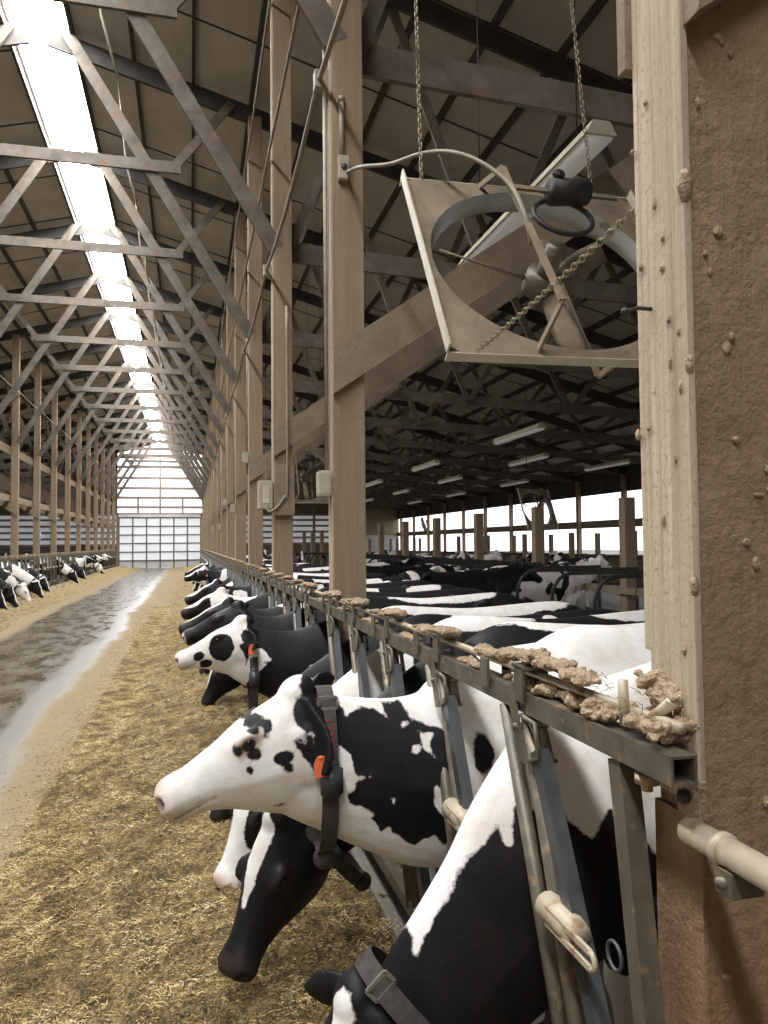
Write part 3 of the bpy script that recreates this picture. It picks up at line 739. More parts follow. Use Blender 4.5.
    if vox < .014:
        for s in (1, -1):
            q = np.clip(1-ell((.474, .050*s, -.048), (.030, .024, .022)), 0, 1); co += (R@np.array([-1, -.3*s, 0])*q[:, None]*.03).astype(np.float32)
            q = np.clip(1-ell((.185, .108*s, -.048), (.034, .03, .024)), 0, 1); co += (R@np.array([0, -s, 0])*q[:, None]*.02).astype(np.float32)
        mouth = (np.abs(hc[:, 2]-(-.104-.16*(.47-hc[:, 0]))) < .006) & (hc[:, 0] > .33) & inhead
        co[mouth] -= ((co[mouth]-np.array(H @ Vector((.40, 0, -.11))))*.08).astype(np.float32)
        me.vertices.foreach_set('co', co.ravel())
    pink = np.clip((hc[:, 0]-.405)/.035, 0, 1)*inhead*(hc[:, 2] > -.115)*np.clip(1.2-np.abs(hc[:, 1])/.075, .3, 1)
    dark = np.zeros(N)
    for s in (1, -1):
        dark = np.maximum(dark, np.clip(1.6*(1.15-ell((.474, .054*s, -.050), (.024, .020, .016))), 0, 1))
        pink = np.maximum(pink, .45*np.clip(1.5-ell((.185, .10*s, -.048), (.046, .04, .036)), 0, 1))
        dark = np.maximum(dark, np.clip(1.5*(1.1-ell((.185, .10*s, -.048), (.030, .05, .019))), 0, 1)*.9)
    if vox < .014: dark = np.maximum(dark, .55*np.clip(1.4-np.abs(hc[:, 2]-(-.104-.16*(.47-hc[:, 0])))/.004, 0, 1)*np.clip((hc[:, 0]-.36)/.04, 0, 1)*inhead)
    cv = coatf(co, hc, inhead, me)
    for nm, arr in (('coat', cv), ('pink', pink*.8), ('dark', dark)):
        at = me.attributes.new(nm, 'FLOAT', 'POINT'); at.data.foreach_set('value', np.asarray(arr, np.float32))
    me.materials.append(mat); me.polygons.foreach_set('use_smooth', np.ones(len(me.polygons), bool)); me.update()
    return me, H, tips
def poly_sd(P2, poly):
    """signed distance to a polygon, positive inside"""
    poly = np.array(poly, float); n = len(poly); d = np.full(len(P2), 1e9); ins = np.zeros(len(P2), bool)
    for i in range(n):
        a = poly[i]; b = poly[(i+1) % n]; e = b-a; w = P2-a
        t_ = np.clip((w@e)/max(e@e, 1e-12), 0, 1); d = np.minimum(d, np.linalg.norm(w-t_[:, None]*e, axis=1))
        c1 = (a[1] > P2[:, 1]) != (b[1] > P2[:, 1])
        with np.errstate(divide='ignore', invalid='ignore'): xx = (b[0]-a[0])*(P2[:, 1]-a[1])/(b[1]-a[1])+a[0]
        ins ^= c1 & (P2[:, 0] < xx)
    return np.where(ins, d, -d)
def esd(p, c, r):
    k = np.sqrt((((p-np.array(c))/np.array(r))**2).sum(1)); return (1-k)*min(r)
LEVEL = dict(neck=[(-.30,1.06,.28,.19), (-.05,1.02,.30,.18), (.15,.985,.31,.155), (.34,.985,.275,.135), (.50,1.02,.222,.115), (.64,1.07,.192,.102), (.74,1.115,.17,.094), (.80,1.14,.14,.08)],
             poll=(.80, 0, 1.318), pitch=37)
REACH = dict(neck=[(-.30,1.06,.28,.19), (-.05,1.00,.32,.185), (.12,.93,.33,.165), (.28,.90,.30,.145), (.42,.92,.255,.128), (.56,.96,.222,.115), (.68,1.00,.20,.105), (.74,1.03,.17,.09)],
             poll=(.735, 0, 1.228), pitch=37, hs=1.11)
DOWN = dict(neck=[(-.25,1.04,.31,.19), (.0,1.00,.29,.17), (.20,.93,.245,.145), (.40,.84,.205,.12), (.56,.75,.175,.105), (.68,.67,.15,.095), (.74,.62,.12,.08)],
            poll=(.80, 0, .755), pitch=70, hs=1.03)
STEEP = dict(neck=[(-.25,1.04,.32,.19), (-.02,.97,.32,.18), (.12,.86,.285,.165), (.245,.73,.24,.145), (.37,.61,.205,.125), (.49,.50,.175,.11), (.58,.44,.15,.10)],
             poll=(.69, 0, .60), pitch=60, earw=((.1, .85, -.4), (.66, -.55, -.20)), hs=1.08)
STAND = dict(neck=[(-.3,1.08,.28,.19), (-.05,1.10,.27,.165), (.15,1.17,.225,.135), (.32,1.26,.18,.11), (.45,1.33,.15,.095), (.52,1.36,.13,.08)],
             poll=(.56, 0, 1.52), pitch=42)

def earsd(h): return np.minimum(np.minimum(np.abs(h[:, 1])-.108, .08-h[:, 0]), np.minimum(h[:, 0]+.25, h[:, 2]+.34))
def legs(v, p, lv, k=1): return np.where(p[:, 0] < .12, np.minimum(v, (p[:, 2]-lv)*k), v)
def KP(poly, k): return [(1.05-(1.05-a)*k, EYE-(EYE-b)*k) for a, b in poly]
def coat_A(p, h, ih, me):
    P2 = p[:, [0, 2]]
    neck = [(.70,1.40),(.665,1.266),(.641,1.217),(.609,1.232),(.581,1.234),(.553,1.222),(.528,1.206),(.546,1.245),(.488,1.238),(.463,1.206),(.423,1.181),(.394,1.177),(.35,1.156),(.33,1.05),(.352,1.01),(.372,.888),(.383,.861),(.412,.899),(.441,.888),(.463,.868),(.499,.887),(.534,.924),(.556,.916),(.584,.953),(.577,.962),(.611,.986),(.646,.995),(.649,1.016),(.625,1.027),(.628,1.054),(.604,1.059),(.575,1.084),(.583,1.061),(.628,1.071),(.638,1.122),(.662,1.144),(.715,1.153),(.745,1.20),(.77,1.30)]
    v = poly_sd(P2, KP(neck, 1.185))
    for ho in ([(.449,1.167),(.409,1.161),(.424,1.134),(.41,1.102),(.431,1.121)], [(.468,1.134),(.45,1.132),(.453,1.112),(.468,1.116)], [(.414,1.03),(.385,1.013),(.382,.944),(.419,.975)],
               [(.497,1.191),(.467,1.189),(.489,1.18)], [(.485,1.238),(.459,1.243),(.438,1.197),(.416,1.185),(.452,1.198)], [(.535,1.005),(.52,1.0),(.525,.985)]):
        v = np.minimum(v, -poly_sd(P2, KP(ho, 1.185)))
    for c, r in (((.886,.0,1.213), (.034,.4,.017)), ((.854,.0,1.203), (.012,.4,.020)), ((.931,0,1.148), (.010,.4,.018)), ((.892,0,1.140), (.013,.4,.012)), ((.90,0,1.10), (.006,.4,.009)),
                 ((.812,0,1.128), (.022,.4,.020)), ((.802,0,1.105), (.014,.4,.016)), ((.818,0,.998), (.012,.4,.005)), ((.279,0,1.105), (.03,.5,.055)), ((-.75,.0,1.10), (.42,.6,.235)), ((-1.5,.0,1.05), (.25,.5,.25))):
        (ka, kb), = KP([(c[0], c[2])], 1.185); v = np.maximum(v, esd(p, (ka, c[1], kb), (r[0]*1.185, r[1], r[2]*1.185)))
    v = np.maximum(v, earsd(h))
    v = np.maximum(v, esd(h, (.0, .09, -.07), (.05, .05, .06)))
    return np.where(p[:, 1] > .0, v, v)      # same patch on both sides of the crest
def coat_B(p, h, ih, me):
    P2 = p[:, [0, 2]]
    v = poly_sd(P2, [(2.4,1.5),(1.1,1.5),(.83,1.0)] + KP([(.83,1.1),(.80,.90),(.70,.905),(.655,.93),(.615,1.0),(.583,1.055),(.554,1.10),(.52,1.13),(.50,1.175),(.485,1.13),(.47,1.20),(.45,1.20),(.404,1.167),(.377,1.172),(.342,1.143),(.305,1.195),(.289,1.156),(.237,1.123),(.183,1.079),(.10,1.05),(-.1,.98),(-.2,.85),(.0,.74),(.16,.763),(.213,.781),(.276,.827),(.338,.864),(.379,.84),(.42,.70)], 1.33) + [(.35,.2),(.4,-.2),(2.4,-.2)])
    v = v-.004*np.clip((p[:, 0]-.05)/.1, 0, 1); v = np.maximum(v, np.minimum(p[:, 0]-.53, .1))
    v = np.maximum(v, esd(p, (-1.0, 0, 1.2), (.35, .5, .2))); v = np.maximum(v, esd(p, (.20, 0, 1.0), (.04, .5, .03)))
    v = np.minimum(v, -esd(h, (.03, .03, .0), (.045, .03, .05))); v = np.minimum(v, -esd(h, (.09, .09, -.09), (.025, .06, .018))); v = np.minimum(v, -esd(h, (.3, 0, 0), (.2, .03, .1)))
    return v
def coat_C(p, h, ih, me):
    v = np.full(len(p), .12)
    bl = poly_sd(h[:, :2], [(-.02,-.012),(.03,-.035),(.10,-.055),(.17,-.045),(.24,-.024),(.29,-.008),(.29,.006),(.2,.020),(.10,.03),(.03,.025)]); v = np.where(ih & (h[:, 2] > -.09), np.minimum(v, -bl), v)
    v = np.minimum(v, -esd(h, (.47, -.05, -.03), (.02, .018, .018)))
    v = np.minimum(v, -esd(p, (-.7, .0, 1.45), (.55, .22, .13))); v = np.minimum(v, -esd(p, (-1.55, .0, 1.4), (.2, .25, .16)))
    v = legs(v, p, .45); return v
def coat_D(p, h, ih, me):
    v = np.full(len(p), .12)
    bl = poly_sd(h[:, :2], [(-.1,-.02),(.0,-.06),(.15,-.065),(.28,-.05),(.38,-.12),(.6,-.12),(.6,.12),(.38,.12),(.28,.045),(.15,.05),(.0,.05),(-.1,.02)]); v = np.where(ih, np.minimum(v, -bl), v)
    v = np.minimum(v, -esd(p, (.22, 0, .95), (.28, .4, .5))); v = np.minimum(v, -esd(p, (-.35, .0, 1.42), (.42, .3, .12))); v = np.minimum(v, -esd(p, (-1.3, .0, 1.42), (.3, .3, .10)))
    v = legs(v, p, .5); return v
def coat_E(p, h, ih, me):
    P2 = p[:, [0, 2]]; neck = np.where(p[:, 0] < .69, .1, -.1)
    v = np.minimum(.7-p[:, 0], .1)
    v = np.maximum(v, esd(h, (.185, .10, -.095), (.085, .07, .085))); v = np.maximum(v, esd(h, (.335, .07, -.085), (.036, .05, .028))); v = np.maximum(v, esd(h, (.315, .06, -.150), (.040, .06, .030)))
    v = np.minimum(v, -poly_sd(P2, [(.70,1.14),(.60,1.14),(.545,1.07),(.60,1.02),(.66,.97),(.72,.9)])); v = np.minimum(v, -esd(p, (.40, 0, 1.28), (.06, .3, .03)))
    v = np.maximum(v, earsd(h))
    v = np.maximum(v, esd(p, (.70, .06, 1.22), (.04, .12, .05)))
    v = np.minimum(v, -esd(p, (-.9, .0, 1.40), (.75, .35, .12))); v = legs(v, p, .4); return v
def coat_any(p, h, ih, me):
    v = np.zeros(len(p)); v = legs(v, p, .55, 1.2)
    bl = esd(h, (.16, 0, .0), (.26, .045, .25)); v = np.where(ih, np.maximum(v, .10)-np.clip((bl+.02)*14, 0, .6), v)
    return v
def coat_F(p, h, ih, me):
    v = np.full(len(p), .12); v = np.minimum(v, -esd(h, (.47, 0, -.06), (.03, .07, .05)))
    v = np.minimum(v, -esd(p, (-1.0, .0, 1.40), (.5, .35, .10))); return legs(v, p, .45)

def dress(cow, pose, H, tips, tagside=None, collar=None, clat=0, eyes=True, text=False, box_y=1):
    hs_ = H.to_scale()[0]
    if eyes:
        for s in (1, -1):
            MB().ball(H @ Vector((.185, .082*s, -.048)), .024*hs_, .020*hs_, .019*hs_, H.to_3x3().normalized(), nu=14, nv=10).build('eye', M['eye'], cow)
    if tagside:
        tp, nv, dv = tips[0 if tagside > 0 else 1]; nv = nv.normalized()
        c = tp+Vector((0, .020*tagside, -.012)); w = .021; hgt = .062
        tg = MB()
        ax = Vector((1, 0, 0)); dn = Vector((0, .12*tagside, -1)).normalized(); nn = Vector((0, tagside, .1))*.002
        pr = [(-w*.45, 0), (w*.45, 0), (w, .022), (w, hgt), (-w, hgt), (-w, .022)]
        tg.add([c+ax*a+dn*b+nn for a, b in pr]+[c+ax*a+dn*b-nn for a, b in pr], [(0,1,2,3,4,5),(11,10,9,8,7,6)]+[(i, i+6, (i+1) % 6+6, (i+1) % 6) for i in range(6)])
        tg.ball(c+dn*.006, .007, .006, .007); tg.build('ear_tag', M['tagm'], cow)
    if collar:
        cx, cz, hh, hw, tilt = collar; td = Vector((math.cos(tilt), 0, math.sin(tilt))); rings = []
        for off, ex in ((-.026, 0), (-.026, .006), (.026, .006), (.026, 0)):
            rings.append([p+td*off for p in ellring((cx, clat, cz), td, hh+ex, hw+ex, 40, 2.1, .15)])
        m = MB(); m.ring(rings+[rings[0]], cap=False, smooth=False); cl = m.build('collar', M['collar'], cow)
        sd = Vector((0, box_y, 0)); upv = Vector((-math.sin(tilt), 0, math.cos(tilt)))
        c0 = Vector((cx, clat, cz))+sd*(hw+.020)
        # transponder box on the near side
        q = MB(); bm = bmesh.new(); bmesh.ops.create_cube(bm, size=1)
        for v in bm.verts: v.co = c0+td*(v.co.x*.068)+sd*(v.co.y*.034)+upv*(v.co.z*.095)
        bmesh.ops.bevel(bm, geom=bm.edges[:], offset=.009, segments=3, affect='EDGES'); q.bm(bm, True)
        q.ball(c0+upv*.052-sd*.008, .026, .018, .016); q.build('transponder', M['plastic'], cl)
        q = MB(); c1 = Vector((cx, clat, cz))+upv*(hh*.86)+sd*(hw*.60)
        for dz in (.018, -.018): q.bar(c1-td*.030+upv*dz, c1+td*.030+upv*dz, .008, .007, (0, box_y, 0))
        for dx in (-.030, .030): q.bar(c1+td*dx-upv*.018, c1+td*dx+upv*.018, .008, .007, (0, box_y, 0))
        q.build('buckle', M['buckle'], cl)
        q = MB(); cb = Vector((cx, clat, cz))-upv*(hh+.03); q.ball(cb, .036, .030, .036); q.build('weight', M['collar'], cl)
        if text:
            fc = bpy.data.curves.new('lettering', 'FONT'); fc.body = 'LELY'; fc.size = .040; fc.extrude = .0006; fc.align_x = 'CENTER'; fc.align_y = 'CENTER'
            to = bpy.data.objects.new('lettering', fc); COL.objects.link(to)
            me = bpy.data.meshes.new_from_object(to.evaluated_get(bpy.context.evaluated_depsgraph_get())); bpy.data.objects.remove(to)
            # wrap the word round the near side of the band, reading upwards
            a0 = math.radians(text if text is not True else 32)
            yv0 = []
            for v in me.vertices:
                s_, w_ = v.co.x, v.co.y
                aa = a0+ s_/(hh*.95); ca, sa = math.cos(aa), math.sin(aa)
                e = 2.1; yy = math.copysign(abs(ca)**(2/e), ca)*(hw+.0085)*(1-.15*max(0, math.sin(aa))); z2 = math.copysign(abs(sa)**(2/e), sa)*(hh+.0085)
                v.co = Vector((cx, clat, cz))+sd*yy+upv*z2+td*w_*1.0
            me.materials.append(M['red']); lt = bpy.data.objects.new('lettering', me); link(lt, cl)
    return cow
FEEDX = 1.05
def make_cow(name_label, y, pose, coatf, vox, mat='coat', x=FEEDX, rz=math.pi, z=0, **kw):
    me, H, tips = cow_mesh('cow', pose, vox, coatf, M[mat])
    o = bpy.data.objects.new('cow', me); link(o); o.location = (x, y, z); o.rotation_euler = (0, 0, rz)
    tag(o, name_label, 'cow'); dress(o, pose, H, tips, **kw); return o
# note: a cow facing -x has its local +y side towards the viewer (world -y)
A = dict(REACH); A['pitch'] = 33.5; A['earw'] = ((-.10, .48, -.80), (-.55, -.65, .22))
make_cow('large white-faced cow with head raised level and a black-patched neck', 2.50, A, coat_A, .009,
         tagside=1, collar=(.63, .955, .258, .130, 0.0), text=True)
make_cow('black-necked cow nearest the big post, head bent out of the picture bottom', 1.87, STEEP, coat_B, .011,
         tagside=1, collar=(.50, .52, .20, .135, -.75))
LOW = dict(DOWN, neck=[(-.25,1.02,.31,.19), (.0,.98,.29,.17), (.20,.90,.245,.145), (.38,.81,.205,.12), (.52,.73,.175,.105), (.63,.65,.155,.097), (.70,.59,.13,.085)], poll=(.76, 0, .64), pitch=66, hs=1.12)
C_ = dict(LOW); C_['yaw'] = 38; C_['nlat'] = .30; C_['poll'] = (.76, .30, .755); C_['pitch'] = 62; C_['hs'] = 1.10; C_['ear'] = (-.45, .75, -.3)
make_cow('black cow with a narrow white blaze eating beneath the raised white face', 3.14, C_, coat_C, .011, z=-.05,
         tagside=1, collar=(.56, .62, .195, .125, -.70), clat=.23)
D_ = dict(LOW); D_['yaw'] = 26; D_['nlat'] = .12; D_['poll'] = (.76, .12, .73)
make_cow('cow with white blaze and pink nose hanging just behind the raised white face', 3.78, D_, coat_D, .011, z=-.08)
E_ = dict(LEVEL); E_['earw'] = ((-.2, .75, -.55), (-.35, -.8, .15)); E_['poll'] = (.74, 0, 1.33); E_['pitch'] = 27
E_['neck'] = [(a, b+.01*min(1, max(0, a)), c, d) for a, b, c, d in LEVEL['neck']]
make_cow('white-faced cow with a big black eye patch, head stretched level over the feed', 5.10, E_, coat_E, .012, z=-.13,
         tagside=1, collar=(.655, .96, .235, .12, 0.0))
F_ = dict(E_); F_['poll'] = (.70, 0, 1.35); F_['pitch'] = 26
make_cow('all-black-faced cow just behind the cow with the black eye patch', 6.15, F_, coat_F, .014, z=-.13, collar=(.62, .98, .23, .12, 0.0), tagside=1)

# --- the rest of the herd from a few shared bodies
def shared(pose, vox, lying=False): return cow_mesh('cow', pose, vox, coat_any, M['coat_any'], lying)
MD = shared(DOWN, .017); MLv = shared(E_, .017); MS = shared(STAND, .02)
proto = {}
for key, pk, pose in (('down', MD, DOWN), ('level', MLv, E_), ('stand', MS, STAND)):
    o = bpy.data.objects.new('cow', pk[0]); link(o)
    dress(o, pose, pk[1], pk[2], tagside=1, collar={'down': (.60, .72, .19, .125, -.65), 'level': (.655, .96, .235, .12, 0.0)}.get(key), eyes=True)
    proto[key] = [o, False]
def put(key, x, y, rz, label, seed, bias, group=None, z=-.13, s=1):
    o, used = proto[key]
    if used: o = copy_tree(o)
    proto[key][1] = True
    o.location = (x, y, z); o.rotation_euler = (0, 0, rz); o.scale = (s, s, s); o['label'] = label; o['category'] = 'cow'; o['coat_seed'] = float(seed); o['coat_bias'] = float(bias)
    if group: o['group'] = group
    elif 'group' in o: del o['group']
PI = math.pi
RG = [('down', 4.45, 3.3, .10, 'white-chested cow glimpsed between the bars, feeding behind the raised white face'),
      ('level', 6.9, 12.4, .12, 'black cow with white blaze peering out beyond the all-black-faced cow'),
      ('down', 7.6, 21.2, .1, 'dark cow feeding low, two beyond the all-black-faced cow'),
      ('level', 8.5, 30.5, .05, 'cow third beyond the all-black-faced cow, head out over the feed'),
      ('down', 9.4, 31.9, .08, 'cow fourth beyond the all-black-faced cow, feeding')]
for key, y, sd, bi, lab in RG: put(key, FEEDX, y, PI, lab, sd, bi)
rr = random.Random(5)
for i, y in enumerate((10.6, 11.7, 12.9, 14.2, 15.6, 17.2, 19.5, 22, 26, 31)):
    put(rr.choice(['down', 'level']), FEEDX+rr.uniform(-.05, .05), y, PI+rr.uniform(-.08, .08), 'small distant cow feeding at the far end of the right-hand rail', 40+i*3.7, rr.uniform(-.02, .12), 'distant cows at the right rail')
LG = [('down', 20.0, 'cow at the left picture edge, feeding head down at the left rail'), ('down', 21.3, 'second cow from the left picture edge, dark head in the feed'),
      ('down', 23.0, 'cow at the left rail turning a black-and-white face to the feed'), ('down', 24.8, 'cow at the left rail with white face, farthest right of the near-left cluster')]
for i, (key, y, lab) in enumerate(LG): put(key, LX-.02, y, rr.uniform(-.1, .1), lab, 60.3+i*5.1, (.12, .14, .0, -.05)[i])
for i, y in enumerate((27, 33.5, 36, 37.5, 41, 43, 45.5)):
    put(rr.choice(['down', 'level']), LX-.19, y, rr.uniform(-.1, .1), 'small distant cow feeding at the left-hand rail', 90+i*2.9, rr.uniform(0, .12), 'distant cows at the left rail')
# cows standing in the pen
PG = [('stand', 6.95, 13.1, 0, 'white cow with black patches standing in the stalls before the bright wall', 11.0, -.07),
      ('stand', 4.75, 11.6, .15, 'black cow standing behind the rows of white-striped backs', 3.1, .25),
      ('stand', 3.4, 14.5, PI+.2, 'black and white cow standing beyond the post with the junction box', 8.8, .12),
      ('stand', 4.75, 17.5, .3, 'pale-rumped cow standing between the second and third posts', 5.9, -.05),
      ('stand', 3.6, 20.0, PI/2, 'dark cow standing deep in the pen left of centre', 2.2, .2)]
for key, x, y, rz, lab, sd, bi in PG: put(key, x, y, rz, lab, sd, bi)
for i in range(12):
    x, y = rr.choice([(4, 28), (7, 27), (10, 26), (12.5, 30), (6, 33), (9, 36), (12, 22), (3.4, 36), (11.4, 40), (7, 44), (13.6, 35), (4.5, 47)]) if False else [(3.9, 28), (8.6, 24), (10.2, 20), (9.6, 30), (3.6, 33), (9, 36), (8.4, 17.6), (3.4, 38), (10.2, 40), (8.6, 44), (10.4, 26), (4.1, 48)][i]
    put('stand', x, y, PI/2*rr.choice([1, -1])+rr.uniform(-.2, .2), 'small distant cow standing deep in the right-hand pen', 120+i*4.3, rr.uniform(-.05, .2), 'distant cows in the right-hand pen')
for i in range(5):
    put('stand', [-8, -10, -7.5, -12, -9][i], [24, 31, 36, 40, 47][i], rr.uniform(0, 6.28), 'dark cow standing in the pen left of the alley', 160+i*4.3, .15, 'cows in the left-hand pen')
for k_, (o, used) in proto.items():
    if not used: bpy.data.objects.remove(o)

# ================================================================== FREESTALLS
def make_loop():
    r = empty('stall_divider', (5.0, 8.9, 0), label='curved dark steel stall divider loop in the right-hand pen', cat='stall divider', group='steel stall divider loops')
    pts = [(2.15, 0, 1.22), (.30, 0, 1.22)]
    for a in range(0, 181, 20): pts.append((.30-.30*math.sin(math.radians(a)), 0, .85+.37*math.cos(math.radians(a))))
    pts += [(.8, 0, .46), (1.15, 0, .40), (1.5, 0, .32), (2.15, 0, .32)]
    MB().tube(pts, .028, 8).build('loop', M['dark'], r)
    MB().tube([(2.12, 0, 0), (2.12, 0, 1.25)], .03, 8).build('upright', M['dark'], r)
    return r
LP = make_loop()
for i in range(1, 24):
    c = copy_tree(LP); c.location = (5.0, 8.9+1.2*i, 0)
for i in range(0, 22):
    c = copy_tree(LP); c.location = (9.4+1.9, 10.0+1.2*i, 0); 
for i in range(0, 14):
    c = copy_tree(LP); c.location = (5.0-2*0+ -12.6, 18+1.2*i, 0); c.rotation_euler = (0, 0, PI)
    c['label'] = 'curved dark steel stall divider loop left of the alley'; c['group'] = 'left stall divider loops'
for x, lab in ((7.12, 'long horizontal timber rail through the front row of stalls'), (13.2, 'long horizontal timber rail through the back row of stalls')):
    tag(MB().box(x-.02, x+.02, 8.0, 40, .78, .90).build('neck_rail', M['beam']), lab, 'rail')
sp0 = MB().box(-.10, .10, -.10, .10, -.05, 2.42, .01).mesh('stall_post'); sp0.materials.append(M['post'])
for k in range(3, 15):
    o = bpy.data.objects.new('stall_post', sp0); o.location = (7.25, PY[k], 0); link(o); tag(o, 'stout cut-off timber post standing in the front stall row', 'post', 'cut-off posts in the stalls')
sp1 = MB().box(-.07, .07, -.07, .07, -.05, 1.95, .01).mesh('stall_post'); sp1.materials.append(M['post'])
for i in range(22):
    o = bpy.data.objects.new('stall_post', sp1); o.location = (11.6+(i % 2)*1.9, 15+1.75*i, 0); link(o); tag(o, 'short square wooden post in the back stall rows by the open side wall', 'post', 'short posts of the back stalls')

# ================================================================== LIGHT FITTINGS
def fixture(x, y, z, label, group=None, first=[None]):
    if first[0] is None:
        r = empty('batten_light', (0, 0, 0))
        m = MB(); m.add([(-.11, -1.22, .0), (.11, -1.22, .0), (.06, -1.22, .09), (-.06, -1.22, .09), (-.11, 1.22, .0), (.11, 1.22, .0), (.06, 1.22, .09), (-.06, 1.22, .09)],
                        [(0,1,2,3),(7,6,5,4),(0,4,5,1),(1,5,6,2),(2,6,7,3),(3,7,4,0)]); m.build('housing', M['fanedge'], r)
        rr_ = []
        for y_ in (-1.2, 1.2): rr_.append([Vector((.09*math.cos(a), y_, -.002-.055*math.sin(a))) for a in [math.pi*k/8 for k in range(9)]])
        MB().ring(rr_).build('diffuser', M['tube'], r); first[0] = r
    else: r = copy_tree(first[0])
    for ch in list(r.children):
        if ch.name.startswith('hanger'): bpy.data.objects.remove(ch)
    for y_ in (-.9, .9): MB().tube([(0, y_, .08), (0, y_, roofz(x)-z+.01)], .006, 5).build('hanger', M['dark'], r)
    r.location = (x, y, z); tag(r, label, 'light')
    if group: r['group'] = group
    elif 'group' in r: del r['group']
fixture(2.55, 5.55, 4.28, 'long white batten light hanging above the tilted fan')
for (x, y0, z) in ((2.6, 16.5, 4.2), (7.1, 15.9, 4.05), (9.6, 20.8, 4.05), (12.5, 21.4, 4.0)):
    for j in range(4): fixture(x, y0+7*j, z, 'small dusty batten light under the dark trusses of the pen', 'distant batten lights')

# ================================================================== BIG FAN
def panel_shape(Sz, Rr, th, n=64):
    """square sheet with a round hole, in the x-y plane, thickness th along z"""
    m = MB(); h = Sz/2; outer = []; inner = []
    for k in range(n):
        a = 2*math.pi*(k+.5)/n; c, s = math.cos(a), math.sin(a); q = h/max(abs(c), abs(s)); outer.append((c*q, s*q)); inner.append((c*Rr, s*Rr))
    # snap corners
    for k in range(n):
        for cx_, cy_ in ((h, h), (-h, h), (-h, -h), (h, -h)):
            if math.hypot(outer[k][0]-cx_, outer[k][1]-cy_) < math.pi*h/n*1.1: outer[k] = (cx_, cy_)
    vs = [(x, y, 0) for x, y in outer]+[(x, y, 0) for x, y in inner]+[(x, y, -th) for x, y in outer]+[(x, y, -th) for x, y in inner]; fs = []
    for k in range(n):
        j = (k+1) % n; fs += [(k, j, n+j, n+k), (3*n+k, 3*n+j, 2*n+j, 2*n+k), (2*n+k, 2*n+j, j, k), (n+k, n+j, 3*n+j, 3*n+k)]
    m.add(vs, fs); return m
def make_fan(Sz, label, big=True):
    r = empty('barn_fan', (0, 0, 0), label=label, cat='fan'); Rr = Sz*.462; h = Sz/2
    panel_shape(Sz, Rr, .004).build('orifice_panel', M['fan'], r)
    fl = MB()
    for sx in (-1, 1): fl.box(sx*h-.004, sx*h+.004, -h, h, -.004, .045)
    for sy in (-1, 1): fl.box(-h, h, sy*h-.004, sy*h+.004, -.045, .0)
    fl.build('flange', M['fanedge'], r)
    rg = []
    for z_, rad in ((0, Rr), (-.02, Rr*.985), (-.05, Rr*.965), (-.09, Rr*.958), (-.09, Rr*.963), (-.05, Rr*.972), (-.02, Rr*.992), (-.004, Rr*1.005)):
        rg.append([Vector((rad*math.cos(2*math.pi*k/64), rad*math.sin(2*math.pi*k/64), z_)) for k in range(64)])
    MB().ring(rg+[rg[0]], cap=False).build('venturi_ring', M['fanring'], r)
    st = MB(); xs_ = -.19*Sz/1.2
    st.bar((xs_-.02, -h+.03, 0), (xs_+.03, -h+.10, .20), .028, .012, (1, 0, 0)); st.bar((xs_+.03, -h+.10, .20), (xs_+.0, h-.18, .20), .028, .014, (0, 0, 1)); st.bar((xs_, h-.18, .20), (xs_-.02, h-.02, .0), .028, .012, (1, 0, 0))
    st.build('motor_strut', M['beam'], r)
    st = MB(); xs_ = .17*Sz/1.2
    st.bar((xs_+.02, -h+.03, -.0), (xs_, -h+.10, -.2), .028, .012, (1, 0, 0)); st.bar((xs_, -h+.10, -.2), (xs_, h-.12, -.2), .028, .012, (0, 0, 1))
    st.build('motor_strut', M['beam'], r)
    MB().bar((-.16*Sz, h-.27*Sz, .195), (.30*Sz, h-.25*Sz, .17), .03, .012).build('cross_strut', M['fan'], r)
    mt = MB().cyl((-.0*Sz, h-.29*Sz, .20), (.15*Sz, h-.27*Sz, .20), .060*Sz/1.2, 20).ball((.03, h-.25*Sz, .26), .03, .03, .02); mt.build('motor', M['dark'], r)
    pl = MB().tube([(.21*Sz*math.cos(a)*.55+.05, .21*Sz*math.sin(a)*.5+.12*Sz, .15) for a in [2*math.pi*k/28 for k in range(28)]], .012, 6, closed=True)
    pl.build('drive_belt', M['dark'], r)
    hb = MB().cyl((0, 0, -.16), (0, 0, .10), .045, 16).cyl((0, 0, -.15), (0, 0, -.05), .085, 18); hb.build('hub', M['steel'], r)
    for q in range(3):
        a0 = 2*math.pi*q/3+.62; rings = []
        for rr_, w, tw in ((.08, .035, .9), (.2, .05, .75), (.34, .06, .62), (Rr*.90, .055, .5)):
            c = Vector((rr_*math.cos(a0), rr_*math.sin(a0), -.11)); tn = Vector((-math.sin(a0), math.cos(a0), 0)); d = tn*math.cos(tw)+Vector((0, 0, 1))*math.sin(tw); nn = tn*-math.sin(tw)+Vector((0, 0, 1))*math.cos(tw)
            rings.append([c+d*w*x_+nn*.004*y_ for x_, y_ in ((-1, 0), (-.5, 1), (0, 1.6), (.5, 1), (1, 0), (.5, -1), (0, -1), (-.5, -1))])
        MB().ring(rings).build('blade', M['fan'], r)
    return r
fan = make_fan(1.20, 'large tilted square-panel barn fan hung on chains inside the right-hand row')
def rayp(px, py, d):
    v = fw + rt*((px-384)/F) - up*((py-512)/F); return Vector((0, 0, EYE))+v*d
BL = rayp(447.5, 352, 3.02); e1 = Vector((0, .545, .838)).normalized(); e2 = Vector((1, -.02, .01)).normalized(); e1 = (e1-e2*e1.dot(e2)).normalized(); e3 = e2.cross(e1)
if e3.y > 0: e3 = -e3
ctr = BL+e1*.60+e2*.60
